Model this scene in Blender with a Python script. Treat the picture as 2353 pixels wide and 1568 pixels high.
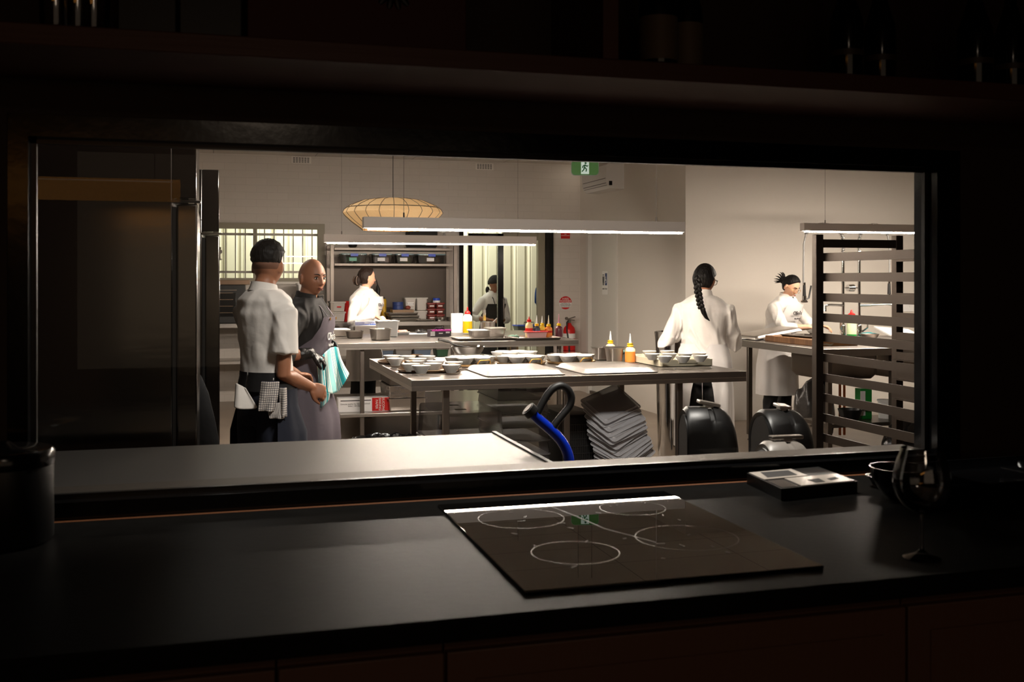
import bpy, bmesh, math, random
from mathutils import Vector, Matrix, Euler, noise
random.seed(7)
for o in list(bpy.data.objects): bpy.data.objects.remove(o)
SC = bpy.context.scene
COL = SC.collection
PI = math.pi
# ---------------------------------------------------------------- camera
F, HZ, CX, CAMZ = 2400.0, 642.0, 1176.5, 1.47
YAW = math.radians(15.95)
SA, CA = math.sin(YAW), math.cos(YAW)
cam = bpy.data.cameras.new('camera'); camo = bpy.data.objects.new('camera', cam); COL.objects.link(camo)
camo.location = (0, 0, CAMZ); camo.rotation_euler = (PI/2, 0, -YAW)
cam.sensor_width = 36; cam.lens = F/2353*36; cam.shift_y = -(784-HZ)/2353
cam.clip_start = 0.05; cam.clip_end = 100
cam.dof.use_dof = True; cam.dof.focus_distance = 7.0; cam.dof.aperture_fstop = 6.3
SC.camera = camo
# ---------------------------------------------------------------- view, world
SC.view_settings.view_transform = 'Standard'; SC.view_settings.look = 'None'
SC.view_settings.gamma = 1; SC.view_settings.use_curve_mapping = False
SC.view_settings.exposure = 0.0
SC.cycles.use_denoising = True
SC.cycles.max_bounces = 10; SC.cycles.diffuse_bounces = 5; SC.cycles.glossy_bounces = 5
SC.cycles.transparent_max_bounces = 24; SC.cycles.sample_clamp_indirect = 6
SC.cycles.caustics_reflective = False; SC.cycles.caustics_refractive = False
w = bpy.data.worlds.new('world'); SC.world = w; w.use_nodes = True
w.node_tree.nodes['Background'].inputs[0].default_value = (0.02, 0.018, 0.015, 1)
w.node_tree.nodes['Background'].inputs[1].default_value = 0.15
def area(name, loc, size, energy, col, rot=(0,0,0), sizey=None):
    l = bpy.data.lights.new(name, 'AREA'); l.energy = energy; l.color = col; l.size = size
    if sizey: l.shape = 'RECTANGLE'; l.size_y = sizey
    o = bpy.data.objects.new(name, l); o.location = loc; o.rotation_euler = rot; COL.objects.link(o); return o
area('yard_floodlight', (2.2, 14.2, 3.4), 3.4, 260, (1.0, .97, .86), (math.radians(62), 0, 0), .5)
area('kitchen_ambient_fill', (-.3, 8.2, 2.96), .9, 22, (1, .94, .87))  # unseen area light, added to lift the kitchen's ambient level
area('kitchen_front_fill', (1.3, 3.2, 2.96), .5, 95, (1, .93, .86))  # added fill inside the window wall, brightens fronts facing the camera
area('dining_ambient_fill', (0.3, -1.5, 2.6), .5, 6, (1, .78, .58))  # added dim warm fill so the dining side is not black
area('dining_rear_fill', (.6, -2.4, 1.6), 3, 3.2, (1, .74, .52), (PI/2, 0, 0), 1.5)  # added area light behind the viewer, stands in for dim room walls
# pixel helpers: where a photo point lies in the room
def ray(px, py):
    u = (px-CX)/F
    return Vector((SA+u*CA, CA-u*SA, -(py-HZ)/F))
def PY(px, py, Y):
    r = ray(px, py); return Vector((0,0,CAMZ)) + r*(Y/r.y)
def PZ(px, py, z):
    r = ray(px, py); return Vector((0,0,CAMZ)) + r*((z-CAMZ)/r.z)
def PX(px, py, X):
    r = ray(px, py); return Vector((0,0,CAMZ)) + r*(X/r.x)
# ---------------------------------------------------------------- materials
def srgb(c):
    return tuple(((v/255)/12.92 if v/255 <= .04045 else ((v/255+.055)/1.055)**2.4) for v in c)
MATS = {}
def mat(name, rgb, rough=.5, metal=0, spec=.5, bump=None, emit=None, var=None, trans=0, alpha=1, ior=1.45, aniso=0, coat=0, sheen=0, sss=0):
    """rgb given in sRGB 0-255; bump=(scale,strength[,stretch]); var=(scale,amount)"""
    if name in MATS: return MATS[name]
    m = bpy.data.materials.new(name); m.use_nodes = True
    nt = m.node_tree; b = nt.nodes['Principled BSDF']; c = srgb(rgb)
    b.inputs['Base Color'].default_value = (*c, 1); b.inputs['Roughness'].default_value = rough
    b.inputs['Metallic'].default_value = metal; b.inputs['Specular IOR Level'].default_value = spec
    b.inputs['IOR'].default_value = ior; b.inputs['Transmission Weight'].default_value = trans
    b.inputs['Alpha'].default_value = alpha; b.inputs['Anisotropic'].default_value = aniso
    b.inputs['Coat Weight'].default_value = coat; b.inputs['Sheen Weight'].default_value = sheen
    b.inputs['Subsurface Weight'].default_value = sss
    if sss: b.inputs['Subsurface Scale'].default_value = .02; b.inputs['Subsurface Radius'].default_value = (1, .35, .2)
    if emit: b.inputs['Emission Color'].default_value = (*srgb(emit[0]), 1); b.inputs['Emission Strength'].default_value = emit[1]
    if bump or var:
        tc = nt.nodes.new('ShaderNodeTexCoord')
        mp = nt.nodes.new('ShaderNodeMapping'); nt.links.new(tc.outputs['Object'], mp.inputs[0])
        st = (bump[2] if bump and len(bump) > 2 else (1, 1, 1)); mp.inputs['Scale'].default_value = st
    if bump:
        n = nt.nodes.new('ShaderNodeTexNoise'); n.inputs['Scale'].default_value = bump[0]; n.inputs['Detail'].default_value = 4
        nt.links.new(mp.outputs[0], n.inputs['Vector'])
        bp = nt.nodes.new('ShaderNodeBump'); bp.inputs['Strength'].default_value = bump[1]; bp.inputs['Distance'].default_value = .01
        nt.links.new(n.outputs[0], bp.inputs['Height']); nt.links.new(bp.outputs[0], b.inputs['Normal'])
    if var:
        n = nt.nodes.new('ShaderNodeTexNoise'); n.inputs['Scale'].default_value = var[0]; n.inputs['Detail'].default_value = 5
        nt.links.new(mp.outputs[0], n.inputs['Vector'])
        r = nt.nodes.new('ShaderNodeMapRange'); r.inputs[1].default_value = .3; r.inputs[2].default_value = .7
        r.inputs[3].default_value = 1-var[1]; r.inputs[4].default_value = 1+var[1]
        nt.links.new(n.outputs[0], r.inputs[0])
        mx = nt.nodes.new('ShaderNodeVectorMath'); mx.operation = 'SCALE'; mx.inputs[0].default_value = c
        nt.links.new(r.outputs[0], mx.inputs['Scale']); nt.links.new(mx.outputs[0], b.inputs['Base Color'])
    MATS[name] = m; return m
def tile_mat(name, c1, mortar, bw, bh, off=.5, vert='XZ', rough=.55, msize=.004, bumpd=.3, second=.97):
    m = bpy.data.materials.new(name); m.use_nodes = True; nt = m.node_tree; b = nt.nodes['Principled BSDF']
    tc = nt.nodes.new('ShaderNodeTexCoord'); sp = nt.nodes.new('ShaderNodeSeparateXYZ'); cb = nt.nodes.new('ShaderNodeCombineXYZ')
    nt.links.new(tc.outputs['Object'], sp.inputs[0])
    nt.links.new(sp.outputs['XYZ'.index(vert[0])], cb.inputs[0]); nt.links.new(sp.outputs['XYZ'.index(vert[1])], cb.inputs[1])
    br = nt.nodes.new('ShaderNodeTexBrick'); nt.links.new(cb.outputs[0], br.inputs[0])
    br.inputs['Scale'].default_value = 1; br.inputs['Brick Width'].default_value = bw; br.inputs['Row Height'].default_value = bh
    br.inputs['Mortar Size'].default_value = msize; br.offset = off; br.inputs['Mortar Smooth'].default_value = .3
    a = srgb(c1); br.inputs[1].default_value = (*a, 1); br.inputs[2].default_value = (*[v*second for v in a], 1); br.inputs[3].default_value = (*srgb(mortar), 1)
    nt.links.new(br.outputs[0], b.inputs['Base Color']); b.inputs['Roughness'].default_value = rough
    bp = nt.nodes.new('ShaderNodeBump'); bp.inputs['Strength'].default_value = bumpd; bp.inputs['Distance'].default_value = .004; bp.invert = True
    nt.links.new(br.outputs[1], bp.inputs['Height']); nt.links.new(bp.outputs[0], b.inputs['Normal'])
    return m
def glassy(name, tint=(1,1,1), refl=.08, extra=.02, rough=.02):
    """clear sheet: mostly see-through with a Fresnel reflection"""
    m = bpy.data.materials.new(name); m.use_nodes = True; nt = m.node_tree; nt.nodes.clear()
    out = nt.nodes.new('ShaderNodeOutputMaterial'); mx = nt.nodes.new('ShaderNodeMixShader')
    tr = nt.nodes.new('ShaderNodeBsdfTransparent'); tr.inputs[0].default_value = (*tint, 1)
    gl = nt.nodes.new('ShaderNodeBsdfGlossy'); gl.inputs['Roughness'].default_value = rough
    fr = nt.nodes.new('ShaderNodeLayerWeight'); fr.inputs[0].default_value = .25
    mr = nt.nodes.new('ShaderNodeMapRange'); mr.inputs[3].default_value = extra; mr.inputs[4].default_value = extra+refl*5
    nt.links.new(fr.outputs['Fresnel'], mr.inputs[0]); nt.links.new(mr.outputs[0], mx.inputs[0])
    nt.links.new(tr.outputs[0], mx.inputs[1]); nt.links.new(gl.outputs[0], mx.inputs[2]); nt.links.new(mx.outputs[0], out.inputs[0])
    return m
M = {}
M['steel'] = mat('brushed_steel', (196,190,184), .30, 1, bump=(40,.05,(.15,1,1)))
M['steel_top'] = mat('steel_worktop', (166,160,155), .33, 1, bump=(6,.05))
M['bench'] = mat('polished_steel_bench', (104,101,98), .44, 1, bump=(5,.04))
M['rack'] = mat('rack_dark_steel', (64,56,50), .5, 1)
M['steel_mid'] = mat('dull_steel', (140,131,124), .48, 1)
M['steel_dark'] = mat('dark_steel', (120,112,106), .38, 1)
M['fridge'] = mat('fridge_steel', (100,96,92), .17, 1, bump=(3.2,.16,(.35,.35,1.6)), aniso=.6)
M['chrome'] = mat('chrome', (225,225,225), .08, 1)
M['alu'] = mat('tray_aluminium', (200,194,188), .36, 1, bump=(30,.08))
M['black'] = mat('black_plastic', (16,15,15), .42)
M['black_gloss'] = mat('gloss_black_frame', (9,9,10), .16, bump=(30,.03))
M['dark_paint'] = mat('dark_brown_wall_paint', (58,42,32), .7, bump=(60,.15))
M['shelfwood'] = mat('reddish_shelf_timber', (84,50,38), .5, bump=(20,.1,(.2,4,4)))
M['cabinet'] = mat('brown_cabinet_laminate', (92,62,46), .5, bump=(20,.08,(4,1,.3)))
M['counter'] = mat('dark_stone_worktop', (20,19,18), .42, spec=.06, ior=1.3, var=(14,.18), bump=(50,.03))
M['hob'] = mat('black_glass_cooktop', (10,10,10), .008, spec=.42)
M['white'] = mat('white_paint', (226,220,212), .6)
M['whitewall'] = mat('white_plaster', (214,207,198), .75, bump=(80,.05))
M['door'] = mat('white_door_paint', (214,210,204), .5)
M['ceramic'] = mat('white_ceramic', (236,230,222), .18, spec=.5)
M['whiteplastic'] = mat('white_plastic', (232,230,228), .4)
M['cream'] = mat('cream_tray_plastic', (205,196,172), .5)
M['gold'] = mat('gold_handle', (214,166,90), .28, 1)
M['pewter'] = mat('brown_serving_tray', (120,98,80), .33, .8)
M['floor'] = mat('grey_brown_vinyl_floor', (146,132,118), .34, spec=.4, var=(2.5,.12), bump=(60,.04))
M['outfloor'] = mat('yard_concrete', (120,116,104), .8)
M['cream_frame'] = mat('beige_window_frame', (150,142,124), .5)
M['skin_tan'] = mat('tan_skin', (156,106,80), .5, sss=.12)
M['skin_brown'] = mat('brown_skin', (158,106,78), .48, sss=.1)
M['skin_fair'] = mat('fair_skin', (226,176,146), .5, sss=.12)
M['hair'] = mat('black_hair', (12,9,8), .55, spec=.25, bump=(90,.7,(1,1,.12)))
M['hair_brown'] = mat('dark_brown_hair', (34,22,17), .55, spec=.25, bump=(90,.7,(1,1,.2)))
M['shirt'] = mat('white_cotton_shirt', (228,222,216), .85, bump=(14,.35), sheen=.2)
M['apron_w'] = mat('white_cotton_apron', (232,228,226), .85, bump=(10,.3), sheen=.2)
M['apron_g'] = mat('grey_apron_cloth', (98,90,98), .85, bump=(14,.3))
M['navy'] = mat('navy_trouser_cloth', (24,28,42), .85, bump=(12,.35))
M['blackcloth'] = mat('black_cloth', (20,19,20), .8, bump=(14,.35))
M['glove'] = mat('black_nitrile_glove', (22,21,22), .3, bump=(60,.4))
M['lip'] = mat('lip_skin', (150,84,74), .7, spec=.2)
M['eyewhite'] = mat('eye_white', (215,208,200), .25)
M['iris'] = mat('dark_iris', (24,16,12), .15)
M['red'] = mat('red_plastic', (200,28,26), .35)
M['blue'] = mat('blue_enamel', (8,44,170), .25, coat=.3)
M['bluelid'] = mat('blue_plastic', (30,70,190), .35)
M['yellow'] = mat('yellow_plastic', (240,190,30), .4)
M['green'] = mat('green_plastic', (20,130,50), .35)
M['orange'] = mat('orange_sauce', (236,140,62), .35, sss=.1)
M['cardboard'] = mat('brown_cardboard', (150,120,86), .8)
M['binbag'] = mat('black_bin_bag', (14,13,14), .18, bump=(14,1.0))
M['paperw'] = mat('white_paper', (238,236,236), .7)
M['grey_print'] = mat('grey_logo_print', (104,100,100), .7)
M['ink'] = mat('dark_print_ink', (30,28,30), .6)
M['rust'] = mat('reddish_brown_food', (120,50,36), .5)
M['winered'] = mat('red_wine', (90,0,8), .05, trans=.7, ior=1.34)
M['copper'] = mat('copper_pipe', (180,105,70), .3, 1)
M['clear'] = glassy('clear_plastic', (.86,.86,.87), .07, .06, .08)
M['smoke'] = glassy('smoky_plastic', (.60,.60,.61), .10, .10, .14)
M['pane'] = glassy('window_glass', (.97,.98,.97), .03, .008, .0)
M['stemglass'] = glassy('wine_glass_crystal', (.93,.93,.93), .22, .05, .03)
M['film'] = glassy('cling_film', (.97,.96,.94), .05, .04, .1)
M['frost'] = mat('frosted_plastic', (205,202,200), .35, trans=.55, alpha=.75)
M['led'] = mat('led_diffuser', (255,255,255), .5, emit=((255,238,222), 365))
M['emi_dot'] = mat('lit_lamp', (255,255,255), .5, emit=((255,240,220), 12))
M['beam'] = mat('white_light_housing', (206,196,188), .5)
M['shade'] = mat('woven_lamp_shade', (216,186,146), .8, emit=((232,180,118), .42), bump=(120,.5,(1,1,.05)))
# ---------------------------------------------------------------- mesh helpers
def cr(pts, n=6):
    pts = [Vector(p) for p in pts]; P = [pts[0]]+pts+[pts[-1]]; out = []
    for i in range(1, len(P)-2):
        for k in range(n):
            t = k/n; a, b, c, d = P[i-1], P[i], P[i+1], P[i+2]
            out.append(.5*((2*b)+(c-a)*t+(2*a-5*b+4*c-d)*t*t+(3*b-a-3*c+d)*t**3))
    return out+[pts[-1]]
class MB:
    def __init__(s): s.bm = bmesh.new(); s.flat = False
    def box(s, c, d, rot=None, bev=0):
        r = bmesh.ops.create_cube(s.bm, size=1); vs = r['verts']
        bmesh.ops.scale(s.bm, vec=d, verts=vs)
        s.flat = True
        if bev > 0:
            es = list({e for v in vs for e in v.link_edges})
            bb = bmesh.ops.bevel(s.bm, geom=es, offset=bev, segments=2, affect='EDGES', profile=.5)
            vs = list({v for f in bb['faces'] for v in f.verts} | {v for v in vs if v.is_valid})
        if rot is not None: bmesh.ops.rotate(s.bm, cent=(0,0,0), matrix=(rot if isinstance(rot, Matrix) else Euler(rot).to_matrix()), verts=vs)
        bmesh.ops.translate(s.bm, vec=c, verts=vs); return s
    def bx(s, x0, x1, y0, y1, z0, z1, bev=0):
        return s.box(((x0+x1)/2, (y0+y1)/2, (z0+z1)/2), (abs(x1-x0), abs(y1-y0), abs(z1-z0)), None, bev)
    def loft(s, rings, cap0=True, cap1=True, closed=True):
        vr = [[s.bm.verts.new(p) for p in r] for r in rings]; n = len(rings[0])
        for a, b in zip(vr, vr[1:]):
            for i in range(n if closed else n-1):
                j = (i+1) % n
                try: s.bm.faces.new((a[i], a[j], b[j], b[i]))
                except ValueError: pass
        if cap0 and closed: s.bm.faces.new(list(reversed(vr[0])))
        if cap1 and closed: s.bm.faces.new(vr[-1])
        return s
    def lathe(s, prof, c=(0,0,0), n=32, cap0=True, cap1=True, rot=None):
        rings = []
        for r, z in prof:
            rg = []
            for k in range(n):
                a = 2*PI*k/n; p = Vector((r*math.cos(a), r*math.sin(a), z))
                if rot is not None: p = rot @ p
                rg.append(p+Vector(c))
            rings.append(rg)
        return s.loft(rings, cap0, cap1)
    def tube(s, pts, rad, n=10, cap=True, flat=1.0, upv=None):
        pts = [Vector(p) for p in pts]; N = len(pts)
        if not hasattr(rad, '__len__'): rad = [rad]*N
        rings = []; up = Vector(upv) if upv else None
        for i, p in enumerate(pts):
            t = (pts[min(i+1, N-1)]-pts[max(i-1, 0)]).normalized()
            if up is None: up = Vector((0,0,1)) if abs(t.z) < .9 else Vector((1,0,0))
            side = t.cross(up)
            if side.length < 1e-5: side = t.orthogonal()
            side.normalize(); up = side.cross(t).normalized()
            rings.append([p+side*(rad[i]*math.cos(2*PI*k/n))+up*(rad[i]*flat*math.sin(2*PI*k/n)) for k in range(n)])
        return s.loft(rings, cap, cap)
    def capsule(s, pts, rad, n=14, flat=1.0, upv=None):
        pts = [Vector(p) for p in pts]; rad = list(rad) if hasattr(rad, '__len__') else [rad]*len(pts)
        a = (pts[0]-pts[1]).normalized(); b = (pts[-1]-pts[-2]).normalized(); P = []; R = []
        for t in (80, 55, 25): P.append(pts[0]+a*rad[0]*math.sin(math.radians(t))); R.append(rad[0]*math.cos(math.radians(t)))
        P += pts; R += rad
        for t in (25, 55, 80): P.append(pts[-1]+b*rad[-1]*math.sin(math.radians(t))); R.append(rad[-1]*math.cos(math.radians(t)))
        return s.tube(P, R, n, True, flat, upv)
    def ellip(s, c, r, rot=None, n=20, m=12):
        rings = []
        for j in range(1, m):
            t = PI*j/m; rg = []
            for k in range(n):
                a = 2*PI*k/n; p = Vector((r[0]*math.sin(t)*math.cos(a), r[1]*math.sin(t)*math.sin(a), -r[2]*math.cos(t)))
                if rot is not None: p = rot @ p
                rg.append(p+Vector(c))
            rings.append(rg)
        return s.loft(rings)
    def prism(s, pts2, z0, z1, axis='Z'):
        f = {'Z': lambda x, y, z: (x, y, z), 'Y': lambda x, y, z: (x, z, y), 'X': lambda x, y, z: (z, x, y)}[axis]
        return s.loft([[f(x, y, z0) for x, y in pts2], [f(x, y, z1) for x, y in pts2]])
    def obj(s, name, m, parent=None, smooth=True, loc=None):
        bmesh.ops.recalc_face_normals(s.bm, faces=s.bm.faces[:])
        me = bpy.data.meshes.new(name); s.bm.to_mesh(me); s.bm.free()
        me.materials.append(M[m] if isinstance(m, str) else m)
        if smooth:
            me.shade_smooth(); me.set_sharp_from_angle(angle=math.radians(20 if s.flat else 42))
        o = bpy.data.objects.new(name, me); COL.objects.link(o); o.parent = parent
        if loc is not None: o.location = loc
        return o
def thing(name, label, cat, loc=(0,0,0), rz=0, group=None):
    o = bpy.data.objects.new(name, None); COL.objects.link(o); o.location = loc; o.rotation_euler = (0, 0, rz)
    o.empty_display_size = .05; return tag(o, label, cat, group)
def tag(o, label, cat, group=None, kind=None):
    o['label'] = label; o['category'] = cat
    if group: o['group'] = group
    if kind: o['kind'] = kind
    return o
def struct(o): o['kind'] = 'structure'; return o
def dup(root, loc, rz=None, label=None, group=None):
    r = root.copy(); COL.objects.link(r); r.location = loc
    if rz is not None: r.rotation_euler = (0, 0, rz)
    if label: r['label'] = label
    if group: r['group'] = group
    for ch in list(root.children):
        c = ch.copy(); COL.objects.link(c); c.parent = r
        for g in list(ch.children):
            d = g.copy(); COL.objects.link(d); d.parent = c
    return r
def text(s, size, m, parent, loc, rot, name='lettering', ext=.0006, align='CENTER'):
    cu = bpy.data.curves.new('t', 'FONT'); cu.body = s; cu.size = size; cu.extrude = ext; cu.align_x = align; cu.align_y = 'CENTER'
    t = bpy.data.objects.new('t', cu); COL.objects.link(t)
    me = bpy.data.meshes.new_from_object(t.evaluated_get(bpy.context.evaluated_depsgraph_get()))
    bpy.data.objects.remove(t); me.name = name; me.materials.clear(); me.materials.append(M[m])
    o = bpy.data.objects.new(name, me); COL.objects.link(o); o.parent = parent; o.location = loc; o.rotation_euler = rot; return o
def rrect(w, d, r, n=5):
    pts = []
    for cx, cy, a0 in ((w/2-r, d/2-r, 0), (-w/2+r, d/2-r, 90), (-w/2+r, -d/2+r, 180), (w/2-r, -d/2+r, 270)):
        for k in range(n): a = math.radians(a0+90*k/(n-1)); pts.append((cx+r*math.cos(a), cy+r*math.sin(a)))
    return pts
def pan_rings(w, d, h, r, t=.002, taper=.012, lip=.012):
    """open container: outside, lip, inside"""
    def R(dw, z): return [(x, y, z) for x, y in rrect(w-dw, d-dw, max(r-dw/2, .003))]
    return [R(2*taper+.02, 0), R(2*taper, .006), R(0, h-.003), R(-2*lip, h-.002), R(-2*lip, h), R(2*t, h), R(2*taper+2*t, .008), R(2*taper+.02, t)]
# ================================================================ SETTING
YW0, YW1 = 2.62, 2.72
WX0, WX1, WZ0, WZ1 = -.41, 2.05, .951, 1.80       # window hole
m = MB()
m.bx(-3.2, WX0-.045, YW0, YW1, 0, 3.2); m.bx(WX1+.083, 9.2, YW0, YW1, 0, 3.2)
m.bx(WX0-.045, WX1+.083, YW0, YW1, 0, .905); m.bx(WX0-.045, WX1+.083, YW0, YW1, 1.852, 3.2)
struct(m.obj('wall_front', 'dark_paint', smooth=False))
m = MB(); m.bx(-1.4, WX0-.045, YW1, YW1+.02, 0, 2.98); m.bx(WX1+.083, 9.2, YW1, YW1+.02, 0, 2.98); m.bx(WX0-.045, WX1+.083, YW1, YW1+.02, 0, .905); m.bx(WX0-.045, WX1+.083, YW1, YW1+.02, 1.86, 2.98)
struct(m.obj('wall_front_lining', 'dark_paint', smooth=False))
m = MB(); m.bx(-3.3, -3.2, -2.6, 2.7, 0, 2.8); struct(m.obj('wall_dining_left', 'dark_paint', smooth=False))
m = MB(); m.bx(4.6, 4.7, -2.6, 2.62, 0, 2.8); struct(m.obj('wall_dining_right', 'dark_paint', smooth=False))
m = MB(); m.bx(-3.3, 4.7, -2.7, -2.6, 0, 2.8); struct(m.obj('wall_dining_rear', 'dark_paint', smooth=False))
m = MB(); m.bx(-3.3, 4.7, -2.7, 2.62, 2.8, 2.9); struct(m.obj('ceiling_dining', 'dark_paint', smooth=False))
m = MB(); m.bx(-3.3, 9.3, -2.7, 13.1, -.1, 0); struct(m.obj('floor', 'floor', smooth=False))
m = MB(); m.bx(-3.3, 9.3, 13.1, 16.5, -.14, -.04); struct(m.obj('floor_yard', 'outfloor', smooth=False))
ceilm = tile_mat('white_ceiling_panels', (205,198,190), (150,144,138), 1.2, .6, 0, 'XY', .8, .006)
m = MB(); m.bx(-1.4, 9.3, YW1, 13.2, 2.98, 3.08); struct(m.obj('ceiling', ceilm, smooth=False))
brick = tile_mat('white_painted_block', (208,200,192), (196,188,180), .25, .087, .5, 'XZ', .6, .003, .2)
# back wall with window and door holes
BY = 13.0
wa, wb = PY(497, 525, BY), PY(742, 640, BY)
bw0, bw1, bz0, bz1 = wa.x-.35, wb.x, 1.46, 2.13
dx0, dx1, dz1 = 3.01, 4.27, 2.16
m = MB()
m.bx(-1.4, bw0, BY, BY+.1, 0, 2.98); m.bx(bw0, bw1, BY, BY+.1, 0, bz0); m.bx(bw0, bw1, BY, BY+.1, bz1, 2.98)
m.bx(bw1, dx0, BY, BY+.1, 0, 2.98); m.bx(dx0, dx1, BY, BY+.1, dz1, 2.98); m.bx(dx1, 4.7, BY, BY+.1, 0, 2.98)
struct(m.obj('wall_back', brick, smooth=False))
m = MB(); m.bx(-1.5, -1.4, YW1, 13.1, 0, 3.08); struct(m.obj('wall_left', 'whitewall', smooth=False))
# right wall with the toilet doorway, and the wall facing the room beside the sinks
RX = 4.65; dy0, dy1, tdz = 11.66, 12.72, 2.13
m = MB(); m.bx(RX, RX+.1, 9.9, dy0, 0, 2.98); m.bx(RX, RX+.1, dy1, BY, 0, 2.98); m.bx(RX, RX+.1, dy0, dy1, tdz, 2.98)
struct(m.obj('wall_right', 'whitewall', smooth=False))
m = MB(); m.bx(RX, 9.3, 9.8, 9.9, 0, 2.98); struct(m.obj('wall_sink', 'whitewall', smooth=False))
m = MB(); m.bx(9.2, 9.3, YW1, 9.9, 0, 3.08); struct(m.obj('wall_far_right', 'whitewall', smooth=False))
# toilet door
td = bpy.data.objects.new('door_1', None); COL.objects.link(td); td.location = (RX, (dy0+dy1)/2, 0); struct(td)
m = MB(); m.bx(.03, .07, -.45, .45, .01, 2.05); m.obj('door_panel', 'door', td, False)
m = MB(); m.bx(-.02, .09, -.53, -.455, 0, 2.13); m.bx(-.02, .09, .455, .53, 0, 2.13); m.bx(-.02, .09, -.455, .455, 2.06, 2.13); m.obj('door_frame', 'door', td, False)
m = MB(); m.bx(.024, .03, -.405, -.355, .72, 1.14, .002); m.obj('pull_plate', 'steel_dark', td)
m = MB(); m.bx(.0, .030, -.45, .45, .0, .04); m.obj('threshold', 'steel_dark', td, False)
sg = thing('toilet_sign', 'small toilet sign with figures on the white door', 'sign', (RX+.028, PX(1386, 650, RX).y, 1.425))
m = MB(); m.bx(-.006, 0, -.095, .095, -.145, .145, .002); m.obj('sign_plate', 'whiteplastic', sg)
m = MB(); m.bx(-.008, -.006, -.075, -.01, -.03, .12); m.obj('blue_square', mat('navy_print', (40,60,110), .5), sg, False)
m = MB()
for y in (.03, .065):
    m.bx(-.009, -.006, y-.01, y+.01, .0, .08); m.box((-.0075, y, .098), (.003, .014, .014), None, .003); m.bx(-.009, -.006, y-.006, y+.006, -.03, .0)
m.obj('figures', 'ink', sg, False)
m = MB(); m.tube([(-.009, -.04+.022*math.cos(a), .02+.022*math.sin(a)) for a in [k*PI/5 for k in range(9)]], .003, 5); m.bx(-.010, -.008, -.042, -.036, .03, .08); m.obj('wheelchair_mark', 'whiteplastic', sg, False)
text('UNISEX TOILET', .024, 'ink', sg, (-.0065, 0, -.075), (PI/2, 0, -PI/2))
# back window: frame, mullion, panes, security bars
wn = bpy.data.objects.new('window_2', None); COL.objects.link(wn); wn.location = ((bw0+bw1)/2, BY, bz0); struct(wn)
hw = (bw1-bw0)/2; hh = bz1-bz0; t = .05
m = MB(); m.bx(-hw-.02, hw+.02, -.03, .06, hh-t, hh+.02); m.bx(-hw-.02, hw+.02, -.03, .06, -.02, t*.5); m.bx(-hw-.02, -hw+t, -.03, .06, t*.5, hh-t); m.bx(hw-t*1.3, hw+.02, -.03, .06, t*.5, hh-t)
mx = PY(586, 580, BY).x-wn.location.x; m.bx(mx-.022, mx+.022, -.02, .05, t*.5, hh-t); m.obj('window_frame', 'cream_frame', wn, False)
m = MB(); m.bx(-hw+t, mx-.02, .03, .034, t*.5, hh-t); m.obj('pane', 'pane', wn, False)
m = MB(); m.bx(mx+.02, hw-t, .03, .034, t*.5, hh-t); m.obj('pane', 'pane', wn, False)
m = MB(); m.bx(-hw-.05, hw+.12, -.05, 0, -.05, -.02); m.obj('window_sill', 'white', wn, False)
gr = thing('security_bars', 'grey metal security bars outside the wide back window', 'window bars', (wn.location.x, BY+.16, bz0))
m = MB(); m.bx(-hw-.1, hw+.1, -.012, .012, hh-.125, hh-.095); m.bx(-hw-.1, hw+.1, -.012, .012, .085, .112)
x = -hw
while x < hw: m.bx(x-.007, x+.007, -.008, .008, -.05, hh-.02); x += .115
m.obj('bar_grid', 'steel_dark', gr, False)
# corrugated fence
m = MB(); pts = []; x = -1.6; k = 0
while x < 6:
    for dxx, dy in ((0, 0), (.10, 0), (.125, .028), (.15, .028), (.175, 0), (.19, 0), (.2, .008), (.21, 0)): pts.append((x+dxx, dy))
    x += .225
m.loft([[(a, 15.3+b, -.05) for a, b in pts], [(a, 15.3+b, 2.5) for a, b in pts]], closed=False)
fe = m.obj('corrugated_fence', mat('cream_sheet_metal', (214,208,184), .55), None, False)
tag(fe, 'cream corrugated metal fence beyond the back window and glass door', 'fence')
# black glass sliding door
dr = bpy.data.objects.new('door_2', None); COL.objects.link(dr); dr.location = (dx0, BY, 0); struct(dr); dw = dx1-dx0
m = MB(); m.bx(0, .055, -.03, .1, 0, dz1); m.bx(dw-.10, dw, -.03, .1, 0, dz1); m.bx(0, dw, -.03, .1, dz1-.06, dz1); m.bx(0, dw, -.03, .1, 0, .05); m.obj('door_frame', 'black_gloss', dr, False)
xm = PY(1151, 600, BY).x-dx0; xl = PY(1082, 600, BY).x-dx0
m = MB(); m.bx(xl-.035, xl+.02, .0, .05, .05, dz1-.1); m.bx(xm-.04, xm+.035, .0, .05, .05, dz1-.1); m.bx(xl, xm, .0, .05, .05, .18); m.bx(xl, xm, 0, .05, dz1-.17, dz1-.1); m.obj('sliding_panel_frame', 'black_gloss', dr, False)
m = MB(); m.bx(xl+.02, xm-.04, .02, .026, .18, dz1-.17); m.obj('pane', 'pane', dr, False)
m = MB(); m.bx(xm+.02, xm+.036, -.05, 0, .95, 1.22, .004); m.obj('door_handle', 'steel_dark', dr)
m = MB(); m.bx(dw-.20, dw-.105, .0, .08, .05, dz1-.06); m.obj('side_post', 'cream_frame', dr, False)
m = MB(); m.bx(xm+.04, dw-.2, .03, .10, dz1-.18, dz1-.08); m.obj('door_track', 'cream_frame', dr, False)
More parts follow.
